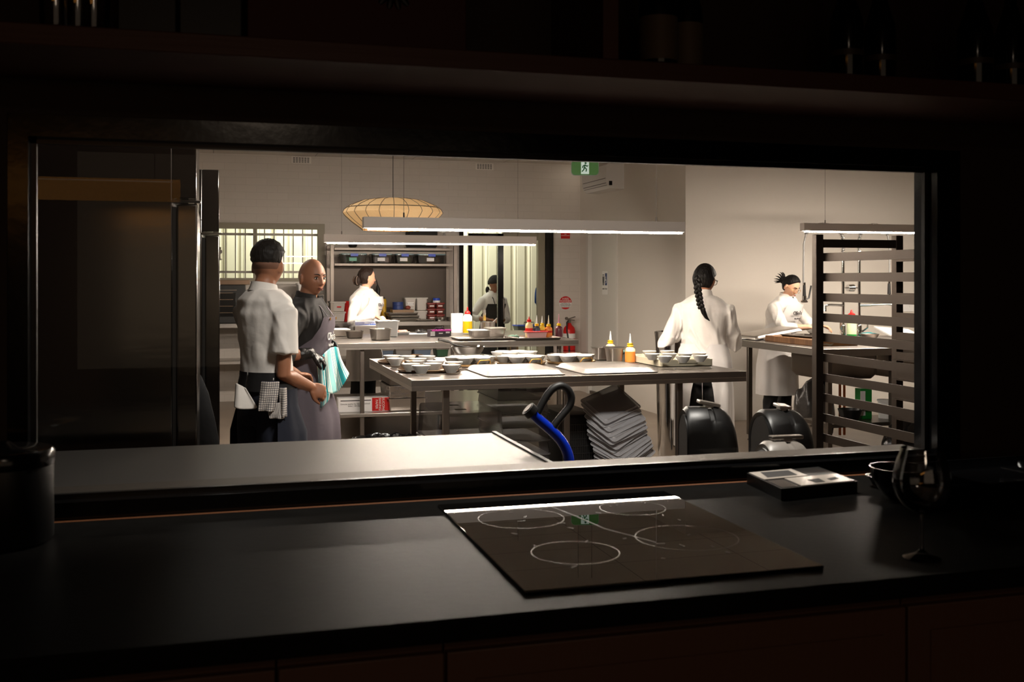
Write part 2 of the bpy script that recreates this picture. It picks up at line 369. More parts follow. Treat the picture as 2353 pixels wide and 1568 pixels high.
# pass window of this photograph: black frame, sill, pane
w1 = bpy.data.objects.new('window_1', None); COL.objects.link(w1); w1.location = ((WX0+WX1)/2, YW0, WZ0); struct(w1); L = lambda x: x-w1.location.x
m = MB(); e = .006
m.bx(L(WX0-.043), L(WX1+.081), -e, .10, WZ1-WZ0, 1.851-WZ0)
m.bx(L(WX0-.043), L(WX1+.081), -e, .10, .907-WZ0, 0)
m.bx(L(WX0-.043), L(WX0), -e, .10, 0, WZ1-WZ0); m.bx(L(WX1), L(WX1+.081), -e, .10, 0, WZ1-WZ0)
m.obj('window_frame', 'black_gloss', w1, False)
m = MB()   # glazing bead with its thin pale seal
for z in (0.0, WZ1-WZ0-.012): m.bx(L(WX0), L(WX1), .035, .05, z, z+.012)
m.bx(L(WX0), L(WX0)+.012, .035, .05, 0, WZ1-WZ0); m.bx(L(WX1)-.012, L(WX1), .035, .05, 0, WZ1-WZ0); m.obj('glazing_bead', mat('dark_grey_bead', (46,44,43), .3, .6), w1, False)
m = MB(); m.bx(L(WX0)+.01, L(WX1)-.01, .041, .045, .01, WZ1-WZ0-.01); m.obj('pane', 'pane', w1, False)
m = MB(); m.bx(L(WX0), L(WX1), .07, .16, -.004, .008, .002); m.obj('window_sill', mat('dull_metal_sill', (84,78,72), .5, 1), w1)
m = MB(); m.bx(L(WX0-.043), L(WX1+.03), -.028, -e, -.046, -.040); struct_trim = m.obj('timber_bead', mat('orange_timber_strip', (120,74,44), .5), w1, False)
# wall vents
for i, (px, py, lb) in enumerate(((692, 368, 'white wall vent near the ceiling, left of the woven lamp'), (1113, 383, 'white wall vent near the ceiling, right of the woven lamp'))):
    c = PY(px, py, BY)
    v = thing('wall_vent', lb, 'vent', (c.x, BY, c.z))
    m = MB(); m.bx(-.12, .12, -.012, 0, -.045, .045, .003); m.obj('vent_plate', 'white', v)
    m = MB()
    for a in range(6):
        for b in range(5): m.bx(-.098+a*.034, -.098+a*.034+.024, -.0135, -.011, -.032+b*.0135, -.025+b*.0135)
    m.obj('slots', 'ink', v, False)
# ceiling downlight
c = PZ(1306, 382, 2.97); m = MB(); m.lathe([(.05, 0), (.05, .008)], n=20); tag(m.obj('downlight', 'emi_dot', None, loc=(c.x, min(c.y, 12.7), 2.971)), 'small lit round downlight in the ceiling left of the exit sign', 'light')
# ================================================================ FURNITURE
TZ = .91
def leg_parts(root, pts, h, s=.036, m='steel_dark', foot=True):
    for x, y in pts:
        b = MB(); b.bx(x-s/2, x+s/2, y-s/2, y+s/2, .05 if foot else 0, h, .003); lg = b.obj('leg', m, root)
        if foot: b = MB(); b.lathe([(.02, 0), (.02, .008), (.010, .014), (.010, .05)], (x, y, 0), 14); b.obj('foot', 'steel_dark', lg)
def table(name, label, x0, x1, y0, y1, th, legs, shelf=None, top='steel_top'):
    t = thing(name, label, 'table', ((x0+x1)/2, (y0+y1)/2, 0)); cx, cy = t.location.x, t.location.y
    m = MB(); m.bx(x0-cx, x1-cx, y0-cy, y1-cy, TZ-.04, TZ, .004); m.obj('tabletop', top, t)
    m = MB(); d = .012
    m.bx(x0-cx+.001, x1-cx-.001, y0-cy+.001, y0-cy+d, TZ-th, TZ-.038); m.bx(x0-cx+.001, x1-cx-.001, y1-cy-d, y1-cy-.001, TZ-th, TZ-.038)
    m.bx(x0-cx+.001, x0-cx+d, y0-cy+d, y1-cy-d, TZ-th, TZ-.038); m.bx(x1-cx-d, x1-cx-.001, y0-cy+d, y1-cy-d, TZ-th, TZ-.038); m.obj('apron_rail', 'steel', t, False)
    leg_parts(t, [(x-cx, y-cy) for x, y in legs], TZ-.04)
    if shelf:
        a, b, c2, d2, z = shelf; m = MB(); m.bx(a-cx, b-cx, c2-cy, d2-cy, z-.03, z, .003); m.obj('undershelf', 'steel', t)
    return t
# front island
FX0, FX1, FY0, FY1 = 1.055, 3.12, 5.72, 7.35
lg = []
for px, Y in ((1024.5, 5.80), (1560, 5.80), (1301, 5.80), (950, 6.78), (1427, 6.78)): lg.append((PY(px, 900, Y).x, Y))
table('work_table', 'long steel work table with trays of white bowls, nearest the pass window', FX0, FX1, FY0, FY1, .062, lg)
# back island
BX0, BX1, BY0, BY1 = 1.03, 3.25, 9.12, 11.0
lg = [(PY(832, 850, 9.2).x, 9.2), (PY(765, 850, 10.4).x if False else 1.12, 10.8), (3.1, 9.25), (3.1, 10.8)]
table('work_table', 'long steel work table with squeeze bottles and glove box, behind the bowl table', BX0, BX1, BY0, BY1, .055, lg, (1.06, 2.9, 9.16, 10.8, .29))
# sink bench on the right
SX0, SX1, SY0, SY1 = 4.68, 7.2, 7.33, 8.98
sb = thing('sink_bench', 'steel sink bench on square legs along the right side of the kitchen', 'sink bench', ((SX0+SX1)/2, (SY0+SY1)/2, 0)); cx, cy = sb.location.x, sb.location.y
BZ = (TZ-.04, TZ)
bowls = [(4.78, 5.35, 7.55, 8.3), (5.15, 5.75, 7.40, 7.5)]
m = MB(); m.bx(SX0-cx, SX1-cx, SY0-cy, SY1-cy, TZ-.015, TZ, .004); m.obj('worktop', 'steel_top', sb)
m = MB(); m.bx(SX0-cx, SX1-cx, SY0-cy, SY0-cy+.02, TZ-.06, TZ-.012); m.bx(SX0-cx, SX0-cx+.02, SY0-cy+.02, SY1-cy, TZ-.06, TZ-.012); m.bx(SX0-cx, SX1-cx, SY1-cy-.02, SY1-cy, TZ-.06, TZ-.012); m.obj('apron_rail', 'steel', sb, False)
a = PX(1797, 830, SX0+.06).y
m = MB(); m.loft([[(x+5.02-cx, y+(7.72-cy), z) for x, y in rrect(.5-d, .56-d, .05)] for d, z in ((.06, TZ-.26), (0, TZ-.22), (0, TZ-.016))]); m.obj('sink_bowl', 'steel_dark', sb)
m = MB(); m.loft([[(x+5.78-cx, y+(7.68-cy), z) for x, y in rrect(.60-d, .5-d, .05)] for d, z in ((.06, TZ-.27), (0, TZ-.23), (0, TZ-.016))]); m.obj('sink_bowl', 'steel_dark', sb)
leg_parts(sb, [(x-cx, y-cy) for x, y in ((4.72, 8.6), (4.76, 7.38), (5.35, 7.38), (6.9, 7.38), (6.9, 8.9))], TZ-.05, .04)
m = MB(); m.bx(4.76-cx, 6.9-cx, 7.38-cy, 7.78-cy, .27, .30); m.obj('undershelf', 'steel_dark', sb, False)
# near bench under the pass window
nb = thing('near_bench', 'polished steel bench just beyond the pass window glass', 'bench', (-.1, 3.25, 0))
m = MB(); m.bx(-1.1, 1.085, -.42, .43, TZ-.035, TZ, .004); m.obj('worktop', 'bench', nb)
m = MB(); m.bx(1.075, 1.092, -.42, .43, TZ-.03, TZ+.006, .002); m.obj('edge_trim', 'black', nb)
leg_parts(nb, [(-1.0, -.35), (-1.0, .37), (1.0, -.35), (1.0, .37)], TZ-.035)
# back bench with overshelf
OB0, OB1 = 12.28, 12.95
x0, x1 = PY(498, 740, OB0).x-.2, PY(1051, 740, OB0).x; zt = .965
bb = thing('back_bench', 'long steel bench against the tiled back wall', 'bench', ((x0+x1)/2, (OB0+OB1)/2, 0)); h = (x1-x0)/2
m = MB(); m.bx(-h, h, -.33, .33, zt-.05, zt, .004); m.obj('worktop', 'steel_top', bb)
leg_parts(bb, [(-h+.1, -.28), (-h+.1, .28), (-.2, -.28), (h-.05, -.28), (h-.05, .28)], zt-.05)
m = MB(); m.bx(-h+.1, h-.1, -.28, .28, .5, .53); m.obj('undershelf', 'steel', bb, False)
sx0, sx1 = PY(763, 600, 12.4).x, PY(1046, 600, 12.4).x
sh = thing('shelf_rack', 'two tier steel overshelf with storage tubs on the back bench', 'shelf', ((sx0+sx1)/2, 12.62, zt+.001)); h = (sx1-sx0)/2
zs1, zs2 = PY(900, 606, 12.4).z-zt, PY(900, 570, 12.4).z-zt
for z in (zs1, zs2): m = MB(); m.bx(-h+.03, h-.03, -.2, .2, z-.03, z, .003); m.obj('shelf_board', 'steel_mid', sh)
for x in (-h, h):
    for y in (-.22, .22): m = MB(); m.bx(x-.02, x+.02, y-.02, y+.02, 0.0, zs2+.03, .002); m.obj('post', 'steel_mid', sh)
m = MB(); m.bx(-h+.02, h-.02, .20, .215, .001, 1.75-zt); m.obj('splashback', mat('splashback_steel', (64,58,54), .4, 1, bump=(4,.05)), sh, False)
# fridges
def fridge(label, Y, D, z1, zd):
    f = thing('upright_fridge', label, 'fridge', (-.47, Y+D/2, 0)); X = -.055+.47
    m = MB(); m.bx(-.46, X-.085, -D/2, D/2, .12, z1, .004); m.obj('cabinet_body', 'fridge', f)
    m = MB(); m.bx(-.461, X-.084, -D/2-.002, -D/2+.01, zd+.075, zd+.079); m.obj('panel_seam', 'ink', f, False)
    m = MB(); m.bx(X-.07, X, -D/2, D/2, .16, zd, .006); d = m.obj('fridge_door', 'fridge', f)
    m = MB(); m.bx(X-.084, X-.071, -D/2+.004, D/2-.004, .165, zd-.01); m.obj('door_gasket', 'black', d, False)
    m = MB(); m.bx(X-.085, X-.003, -D/2, D/2, zd+.02, z1, .004); m.obj('top_panel', 'fridge', f)
    m = MB(); m.bx(X-.09, X+.012, -D/2-.004, -D/2+.05, zd+.004, zd+.014, .002); m.bx(X-.03, X-.01, -D/2+.01, -D/2+.03, zd-.01, zd+.02); m.obj('hinge', 'chrome', f)
    for y in (-D/2+.06, D/2-.06):
        for x in (-.4, X-.15): m = MB(); m.lathe([(.025, 0), (.025, .12)], (x, y, 0), 12); m.obj('foot', 'black', f)
    return f
f1 = fridge('tall steel fridge nearest the pass window, its blank side filling the left', 3.86, .80, 2.25, 1.735)
f2 = fridge('second tall steel fridge with a key in its lock', 5.45, .80, 2.02, 1.69); f2.location.x += .085
k = PY(506, 575, 5.48)
ky = thing('key', 'small metal key hanging from the lock of the second fridge', 'key', (k.x, 5.52, k.z-.015))
m = MB(); m.tube([(0, 0, -.035), (0, 0, 0)], .003, 8); m.bx(0, .008, -.002, .002, -.034, -.028); m.lathe([(.011, -.0015), (.011, .0015)], (0, 0, .008), 14, rot=Matrix.Rotation(PI/2, 3, 'X')); m.obj('key_blade', 'steel', ky)
m = MB(); m.tube([(-.035, 0, .026), (.004, 0, .026)], .006, 8); m.tube([(0, 0, .012), (0, 0, .026)], .002, 6); m.obj('lock_barrel', 'chrome', ky)
# LED beams
def beam(label, x0, x1, Y, zb, hh, wires, end=True):
    b = thing('pendant_beam', label, 'pendant light', ((x0+x1)/2, Y, zb)); h = (x1-x0)/2
    m = MB(); m.bx(-h, h, -.035, .035, 0.004, hh, .002); m.obj('housing', 'beam', b)
    m = MB(); m.bx(-h+.03, h-.01, -.014, .014, -.007, .004); m.obj('diffuser', 'led', b, False)
    for wx in wires:
        m = MB(); m.tube([(wx-b.location.x, 0, hh), (wx-b.location.x, 0, 2.975-zb)], .0015, 6); m.tube([(wx-b.location.x, 0, hh), (wx-b.location.x, 0, hh+.03)], .005, 8); m.obj('suspension_wire', 'steel_dark', b)
    return b
beam('long white pendant light beam over the bowl table', PY(834, 500, 6.2).x, PY(1569, 500, 6.2).x, 6.2, 1.77, .070, (PY(928, 400, 6.2).x, PY(1508, 400, 6.2).x))
beam('long white pendant light beam over the rear table, below the woven lamp', PY(744, 550, 10.0).x, PY(1231, 550, 10).x, 10.0, 1.815, .082, (PY(785, 500, 10).x, PY(1190, 500, 10).x))
beam('white pendant light beam over the sink bench', PY(1843, 500, 8.1).x, PY(1843, 500, 8.1).x+2.2, 8.1, 1.89, .072, (PY(1896, 450, 8.1).x, 6.8))
# woven lamp
c = PY(903, 480, 8.2); R = 115/F*8.2*1.0
wl = thing('woven_pendant', 'wide woven bamboo pendant lamp glowing above the kitchen tables', 'pendant light', (c.x, c.y, c.z-.02))
prof = [(.03, .10), (R*.35, .098), (R*.62, .082), (R*.85, .045), (R*.97, .01), (R, -.015), (R*.95, -.04), (R*.82, -.085), (R*.66, -.13), (R*.6, -.15)]
m = MB(); rings = []
for r, z in prof:
    rings.append([((r*(1+.006*math.cos(22*PI*k/96)))*math.cos(2*PI*k/96), (r*(1+.006*math.cos(22*PI*k/96)))*math.sin(2*PI*k/96), z) for k in range(96)])
m.loft(rings, False, False); m.obj('lamp_shade', 'shade', wl)
m = MB()
for j in range(22): a = 2*PI*j/22; m.tube([((r+.003)*math.cos(a), (r+.003)*math.sin(a), z) for r, z in prof], .0025, 5)
m.tube([((R*.93)*math.cos(2*PI*k/48), (R*.93)*math.sin(2*PI*k/48), .025) for k in range(49)], .004, 5); m.obj('cane_ribs', mat('grey_cane', (120,104,86), .6), wl)
m = MB(); m.ellip((0, 0, -.03), (.04, .04, .05)); m.obj('bulb', mat('warm_bulb', (255,220,170), .5, emit=((255,200,130), 6)), wl)
m = MB(); m.tube([(0, 0, .02), (0, 0, 2.975-wl.location.z)], .003, 6); m.obj('cord', 'black', wl)
# rack on the right
rk0 = PY(1879, 600, 4.95).x; rk1 = PY(2062, 600, 4.95).x; rw = rk1-rk0; RD = .9
rk = thing('tray_rack', 'tall dark steel tray rack at the right of the window', 'rack', ((rk0+rk1)/2, 4.95-RD/2, 0)); h = rw/2
for x in (-h, h):
    for y in (-RD/2, RD/2): m = MB(); m.bx(x-.022, x+.022, y-.022, y+.022, .09, 1.71, .003); m.obj('post', 'rack', rk)
for i in range(14):
    z = 1.588-.1075*i
    for x in (-h+.02*1, h-.02):
        s = 1 if x < 0 else -1
        m = MB(); m.bx(x-.003, x+.003, -RD/2+.022, RD/2-.022, z-.022, z+.022); m.bx(x, x+s*.03, -RD/2+.022, RD/2-.022, z-.022, z-.018); m.obj('runner', 'rack', rk, False)
for z in (1.665, .12):
    for y in (-RD/2, RD/2): m = MB(); m.bx(-h+.022, h-.022, y-.012, y+.012, z-.024, z+.02); m.obj('crossbar', 'rack', rk)
for x in (-h, h):
    for y in (-RD/2, RD/2):
        m = MB(); m.lathe([(.045, -.013), (.05, 0), (.045, .013)], (x, y, .05), 20, rot=Matrix.Rotation(PI/2, 3, 'Y')); m.bx(x-.018, x+.018, y-.02, y+.02, .08, .1); m.obj('caster', 'black', rk)
# exit sign and air conditioner, signs on the back wall
c = PY(1344, 386, 8.6)
ex = thing('exit_sign', 'green and white running figure exit sign hanging from the ceiling', 'sign', (c.x, 8.6, c.z), math.radians(-14))
m = MB(); m.loft([[(x, y, z) for x, z in rrect(.235, .125, .03)] for y in (-.012, .012)]); m.obj('sign_body', mat('lit_green_sign', (70,110,60), .4, emit=((86,140,70), .2)), ex)
m = MB(); m.bx(-.035, .035, -.014, -.012, -.055, .055); m.obj('white_panel', mat('lit_white_sign', (210,225,215), .4, emit=((205,225,215), .5)), ex, False)
m = MB(); g = -.0165
m.lathe([(.0095, -.001), (.0095, .001)], (.004, g, .040), 12, rot=Matrix.Rotation(PI/2, 3, 'X'))
for p in ([(0, g, .026), (-.005, g, .004)], [(-.005, g, .004), (.012, g, -.014), (.008, g, -.034)], [(-.005, g, .004), (-.012, g, -.018), (-.028, g, -.034)], [(0, g, .024), (.018, g, .012), (.026, g, .02)], [(-.002, g, .024), (-.018, g, .014), (-.022, g, -.002)]): m.tube(p, .0055, 6)
m.obj('running_figure', mat('green_print', (40,120,70), .5), ex)
m = MB(); m.tube([(-.06, 0, .06), (-.06, 0, 2.975-c.z)], .002, 5); m.tube([(.06, 0, .06), (.06, 0, 2.975-c.z)], .002, 5); m.obj('hanging_wire', 'steel_dark', ex)
m = MB(); m.loft([[(x, y, z) for x, z in rrect(.245, .135, .033)] for y in (-.004, .004)]); m.obj('rim', mat('pale_sign_rim', (170,180,176), .3), ex)
c1 = PX(1434, 375, RX); yc = c1.y
ac = thing('air_conditioner', 'white split air conditioner high on the wall above the toilet door', 'air conditioner', (RX, yc+.42, PX(1434, 405, RX).z+.0))
m = MB(); m.loft([[(-x, y, z) for x, z in ((0, -.15), (.17, -.145), (.215, -.10), (.225, 0), (.22, .13), (.19, .15), (0, .15))] for y in (-.42, .42)]); m.obj('casing', 'whiteplastic', ac)
m = MB()
for z, x in ((-.03, -.2245), (-.085, -.2175), (-.11, -.206)): m.bx(x-.003, x, -.40, .38, z, z+.005)
m.obj('louvre_gap', 'ink', ac, False)
m = MB(); m.bx(-.19, -.15, -.424, -.418, -.11, -.06); m.obj('side_socket', 'black', ac, False)
def wall_disc(): pass
c = PY(1299, 696, BY)
s = thing('powder_sign', 'round red and white fire powder sign on the tiled wall', 'sign', (c.x, BY-.004, c.z)); r = .088
rx = Matrix.Rotation(PI/2, 3, 'X')
m = MB(); m.lathe([(r, -.002), (r, .002)], (0, 0, 0), 40, rot=rx); m.obj('disc', 'whiteplastic', s)
m = MB(); m.loft([[(r*.98*math.cos(a), y, r*.98*math.sin(a)) for a in [math.radians(2+176*k/24) for k in range(25)]] for y in (-.0045, -.0025)]); m.loft([[(r*.98*math.cos(a), y, r*.98*math.sin(a)) for a in [math.radians(225+90*k/12) for k in range(13)]] for y in (-.0045, -.0025)]); m.obj('red_field', 'red', s, False)
text('A:B(E)', .036, 'whiteplastic', s, (0, -.005, .052), (PI/2, 0, 0)); text('POWDER', .036, 'whiteplastic', s, (0, -.005, .020), (PI/2, 0, 0)); text('FOR PETROL, OIL\nWOOD, PAPER AND\nELECTRICAL FIRES', .016, 'ink', s, (0, -.004, -.028), (PI/2, 0, 0))
c = PY(1299, 528, BY)
s = thing('extinguisher_sign', 'red fire extinguisher sign high on the wall beside the glass door', 'sign', (c.x, BY-.004, c.z-.04))
m = MB(); m.bx(-.062, .062, -.003, .003, -.078, .11); m.obj('plate', 'red', s, False)
text('FIRE\nEXTINGUISHER', .017, 'whiteplastic', s, (0, -.004, -.03), (PI/2, 0, 0))
# fire extinguisher
c = PY(1308, 775, 12.88)
fx = thing('fire_extinguisher', 'red fire extinguisher with a white band hanging on the wall', 'fire extinguisher', (c.x, 12.88, .43))
m = MB(); m.lathe([(.05, 0), (.078, .012), (.08, .04), (.08, .37), (.07, .41), (.035, .445), (.025, .47)], n=28); m.obj('cylinder', 'red', fx)
m = MB(); m.lathe([(.081, .27), (.081, .335)], n=28); m.obj('label_band', 'whiteplastic', fx)
m = MB(); m.lathe([(.0815, .11), (.0815, .118)], n=28); m.obj('strap', 'black', fx)
m = MB(); m.bx(-.02, .02, -.02, .02, .47, .52, .003); m.box((.03, 0, .535), (.11, .018, .012), (0, -.3, 0)); m.box((.03, 0, .51), (.09, .018, .012), (0, .15, 0)); m.lathe([(.02, -.01), (.02, .01)], (-.04, -.01, .53), 14, rot=rx); m.obj('valve_handle', 'steel_dark', fx)
m = MB(); m.tube([(-.02, -.02, .5), (-.05, -.05, .48), (-.06, -.075, .38), (-.035, -.088, .2), (-.03, -.09, .06)], [.009, .009, .009, .009, .014], 8); m.obj('hose', 'black', fx)
# ================================================================ PEOPLE
def remesh(mb, name, m, parent, voxel=.006, smooth=6, wr=0, freq=9, keep=1.0, seed=0, stretch=(1, 1, .55)):
    bmesh.ops.recalc_face_normals(mb.bm, faces=mb.bm.faces[:])
    me = bpy.data.meshes.new('tmp'); mb.bm.to_mesh(me); mb.bm.free()
    o = bpy.data.objects.new('tmp', me); COL.objects.link(o)
    r = o.modifiers.new('r', 'REMESH'); r.mode = 'VOXEL'; r.voxel_size = voxel
    s = o.modifiers.new('s', 'SMOOTH'); s.iterations = smooth; s.factor = .5
    bpy.context.view_layer.update()
    nm = bpy.data.meshes.new_from_object(o.evaluated_get(bpy.context.evaluated_depsgraph_get()))
    bpy.data.objects.remove(o); bpy.data.meshes.remove(me)
    if wr:
        off = Vector((seed*3.1, seed*1.7, seed)); no = [v.normal.copy() for v in nm.vertices]
        for v, n in zip(nm.vertices, no):
            p = Vector((v.co.x*stretch[0], v.co.y*stretch[1], v.co.z*stretch[2]))*freq+off
            q = noise.noise(p+Vector((noise.noise(p*.6), 0, noise.noise(p*.7)))*1.6)
            v.co += n*(max(-wr*.5, wr*(1-4.4*abs(q)))+wr*.4*noise.noise(p*3.1))
    nm.name = name; nm.materials.clear(); nm.materials.append(M[m] if isinstance(m, str) else m)
    nm.shade_smooth()
    ob = bpy.data.objects.new(name, nm); COL.objects.link(ob); ob.parent = parent; return ob
TP = [(.44, .088, .062), (.47, .098, .070), (.53, .103, .073), (.60, .088, .062), (.66, .088, .064), (.72, .098, .070), (.77, .106, .070), (.80, .102, .060), (.825, .070, .046), (.845, .038, .036), (.88, .033, .036)]
def head_surf(n, fem=False):
    """point on a face of real size for direction n (x right, y forward, z up)"""
    x, y, z = n; ax, ay, az = (.072, .092, .112) if fem else (.075, .094, .116)
    p = Vector((ax*x, ay*y, az*z))
    if z < 0:
        k = (-z)**1.4; p.x *= 1-.28*k
        if y < 0: p.y *= 1-.62*min(1, -z*1.25)
        else: p.y *= 1-.02*k
    if y > 0:
        X, Z = p.x, p.z; g = math.exp; s = min(1, y*2.2)
        fl = .010*g(-(X/.05)**2)*s*(1 if Z < .03 else 0.4); p.y -= fl*.6
        p.y += s*.023*g(-(X/.0105)**2)*(max(0, min(1, (.018-Z)/.050)) if Z > -.034 else g(-((Z+.034)/.007)**2))
        p.y += s*.008*g(-((abs(X)-.011)/.007)**2-((Z+.032)/.008)**2)
        p.y -= s*.012*g(-((abs(X)-.030)/.015)**2-((Z-.000)/.013)**2)
        p.y += s*.005*g(-((abs(X)-.028)/.020)**2-((Z-.021)/.008)**2)
        p.y += s*.006*g(-((abs(X)-.044)/.018)**2-((Z+.026)/.020)**2)
        p.y += s*.010*g(-(X/.021)**2-((Z+.057)/.006)**2)+s*.009*g(-(X/.019)**2-((Z+.069)/.006)**2)-s*.008*g(-(X/.022)**2-((Z+.063)/.0022)**2)
        p.y += s*.009*g(-(X/.020)**2-((Z+.092)/.012)**2)
    return p
class Person: pass
def arm_ik(S, W, l1, l2, hint):
    d = W-S; L = min(d.length, (l1+l2)*.995); d.normalize(); W2 = S+d*L
    a = (l1*l1-l2*l2+L*L)/(2*L); h = math.sqrt(max(l1*l1-a*a, 0)); hv = hint-d*hint.dot(d); hv.normalize()
    return S+d*a+hv*h, W2
def human(label, loc, rz, H, hands, lean=0, head=(0, 0, 0), skin='skin_tan', fem=False, girth=1, shirt='shirt', sleeve='long', pants='navy', voxel=.0055, glove=None, hint=None, curl=.8, wr=.0065, mouth=True, eyes='open', hem=.50, pdir=None, legspread=.05, feet=True, seed=1):
    P = Person(); root = thing('person', label, 'person', (loc[0], loc[1], loc[2] if len(loc) > 2 else 0), rz); P.root = root
    base = root.location.copy(); Ri = Matrix.Rotation(-rz, 3, 'Z')
    P.L = lambda w: Ri @ (Vector(w)-base)
    def T(z, add=0):
        q = z/H
        for (z0, a0, b0), (z1, a1, b1) in zip(TP, TP[1:]):
            if q <= z1 or z1 == TP[-1][0]:
                t = max(0, min(1, (q-z0)/(z1-z0))); t = t*t*(3-2*t) if 0 < t < 1 else t
                rx, ry = a0+(a1-a0)*t, b0+(b1-b0)*t; break
        u = max(0, (q-.52)/.32); gg = girth if q < .80 else 1
        if fem: rx *= .95 if q > .6 else 1.03
        return lean*u*u*.7+lean*u*.3, rx*H*gg+add, ry*H*gg+add
    P.T = T; P.H = H; P.g = max(1, girth)
    zs = [.44, .47, .50, .53, .57, .60, .63, .66, .69, .72, .75, .77, .79, .81, .825, .84, .86, .88]
    def torso(mb, z0, z1, add, n=28):
        rings = []
        for q in [z0]+[z for z in zs if z0+.008 < z < z1-.008]+[z1]:
            cy, rx, ry = T(q*H, add)
            bust = .022*girth*math.exp(-((q-.735)/.035)**2) if fem else 0
            belly = .012*girth*math.exp(-((q-.60)/.05)**2)
            rings.append([(rx*math.cos(2*PI*k/n), cy+ry*math.sin(2*PI*k/n)+(bust+belly)*max(0, math.sin(2*PI*k/n)), q*H) for k in range(n)])
        mb.loft(rings)
    cy = T(.80*H)[0]; nb = Vector((0, T(.84*H)[0]-.004, .835*H))
    pit = math.radians(head[1]); hrot = Euler((pit, math.radians(head[2]), math.radians(head[0])), 'ZXY').to_matrix() if False else (Matrix.Rotation(math.radians(head[0]), 3, 'Z') @ Matrix.Rotation(pit, 3, 'X') @ Matrix.Rotation(math.radians(head[2]), 3, 'Y'))
    hs = H/1.72*(1.03 if fem else 1.0); hs = max(hs, .93)
    HC = nb+Vector((0, .012, .021*H))+(Matrix.Rotation(math.radians(head[0])*.5, 3, 'Z') @ Matrix.Rotation(pit*.8, 3, 'X')) @ Vector((0, .012, .098*hs)); P.HC = HC; P.hrot = hrot; P.hs = hs
    P.hp = lambda v, add=0: HC+hrot @ (Vector(v)*hs)
    P.arms = {}
    bm = MB(); torso(bm, .44, .87, -.012)
    bm.capsule([nb-Vector((0, 0, .03)), nb, nb.lerp(HC, .5), HC-hrot @ Vector((0, .012, .03))], [.060*hs, .056*hs, .052*hs, .050*hs] if not fem else [.052*hs, .047*hs, .045*hs, .045*hs], 18)
    rings = []; NM, NN = 96, 72
    for j in range(1, NM):
        t = PI*j/NM; rings.append([HC+hrot @ (head_surf((math.sin(t)*math.cos(2*PI*k/NN), math.sin(t)*math.sin(2*PI*k/NN), -math.cos(t)), fem)*hs) for k in range(NN)])
    bm.loft(rings)
    for s in (-1, 1):
        er = hrot @ Matrix.Rotation(s*math.radians(-25), 3, 'Z') @ Matrix.Rotation(math.radians(-8), 3, 'X')
        bm.ellip(HC+hrot @ (Vector((s*.077, -.012, -.012))*hs), (.008*hs, .019*hs, .033*hs), er, 14, 10)
        # legs
        hx = .052*H*girth; kn = Vector((s*(hx+legspread*.4), .02, .285*H)); an = Vector((s*(hx+legspread*.6), 0, .05*H))
        bm.capsule([(s*hx, 0, .49*H), (s*hx, 0, .40*H), kn, kn.lerp(an, .35)-Vector((0, .012, 0)), an], [.052*H, .050*H, .033*H, .033*H, .022*H])
        bm.capsule([an+Vector((0, -.02, -.02)), an+Vector((0, .13, -.045))], [.035, .028])
    l1, l2 = .176*H, .150*H
    gl = MB() if glove else None
    for s, key in ((1, 'R'), (-1, 'L')):
        S = Vector((s*.108*H*min(girth, 1.1)*(.93 if fem else 1), cy, .770*H))
        hd = hands.get(key)
        if hd is None: W = S+Vector((s*.05, .04, -.32*H)); hh = Vector((0, -1, 0)); pd = Vector((-s, 0, 0)); fd = Vector((0, .1, -1))
        else:
            W = P.L(hd['w']); hh = Vector(hd.get('hint', (s*.7, -.3, -.6))); fd = Ri @ Vector(hd['dir']); pd = Ri @ Vector(hd.get('palm', (0, 0, -1)))
        E, W = arm_ik(S, W, l1, l2, hh)
        fd.normalize(); pd = (pd-fd*pd.dot(fd)).normalized(); sd = fd.cross(pd)*(1 if s > 0 else -1)
        P.arms[key] = (S, E, W)
        bm.capsule([Vector((s*.055*H, cy, .785*H)), S, S.lerp(E, .5), E, E.lerp(W, .3), W], [.024*H, .025*H, .0225*H, .021*H, .0235*H, .0165*H], 16)
        def hand(mb, g):
            k = H/1.7*.97
            mb.capsule([W, W+fd*.018*k], .026*k+g, 12, .75, pd)
            mb.tube([W+fd*.01*k, W+fd*.035*k, W+fd*.065*k, W+fd*.092*k], [.027*k+g, .038*k+g, .042*k+g, .038*k+g], 14, True, .36, pd)
            cl = curl if hd is None else hd.get('curl', curl)
            for i, (off, ln) in enumerate(((-.030, .070), (-.010, .078), (.010, .073), (.029, .058))):
                p = W+fd*(.086-.004*abs(i-1.3))*k-sd*off*k*-1; d = fd.copy(); pts = [p-fd*.012*k, p]; a = 0
                for seg in (.45, .32, .23):
                    a += cl*(.85+.1*i)*.75; d = fd*math.cos(a)+pd*math.sin(a)-sd*off*-1.2*(1-cl*.6); d.normalize(); p = p+d*ln*seg*k; pts.append(p)
                mb.capsule(pts, [(.0092)*k+g, .0092*k+g, .0086*k+g, .0078*k+g, .0068*k+g], 10)
            tb = W+fd*.028*k-sd*.026*k; td = (fd*.75-sd*.75+pd*.35*min(cl, 1)).normalized(); t2 = (fd*.95-sd*.1+pd*.55*min(cl, 1)).normalized()
            mb.capsule([tb, tb+td*.036*k, tb+td*.036*k+t2*.026*k, tb+td*.036*k+t2*.050*k], [.014*k+g, .011*k+g, .0098*k+g, .008*k+g], 10)
        hand(bm, 0)
        if gl:
            hand(gl, .0022); gl.capsule([W.lerp(E, .22), W], [.0245*H*.82+.004, .0175*H+.003], 14)
            gg = gl; gl = MB(); remesh(gg, 'glove', glove, root, .0048, 3, .0012, 22)
    P.body = remesh(bm, 'body', skin, root, voxel, 4)
    # trousers
    tm = MB(); torso(tm, .44, .60, .010)
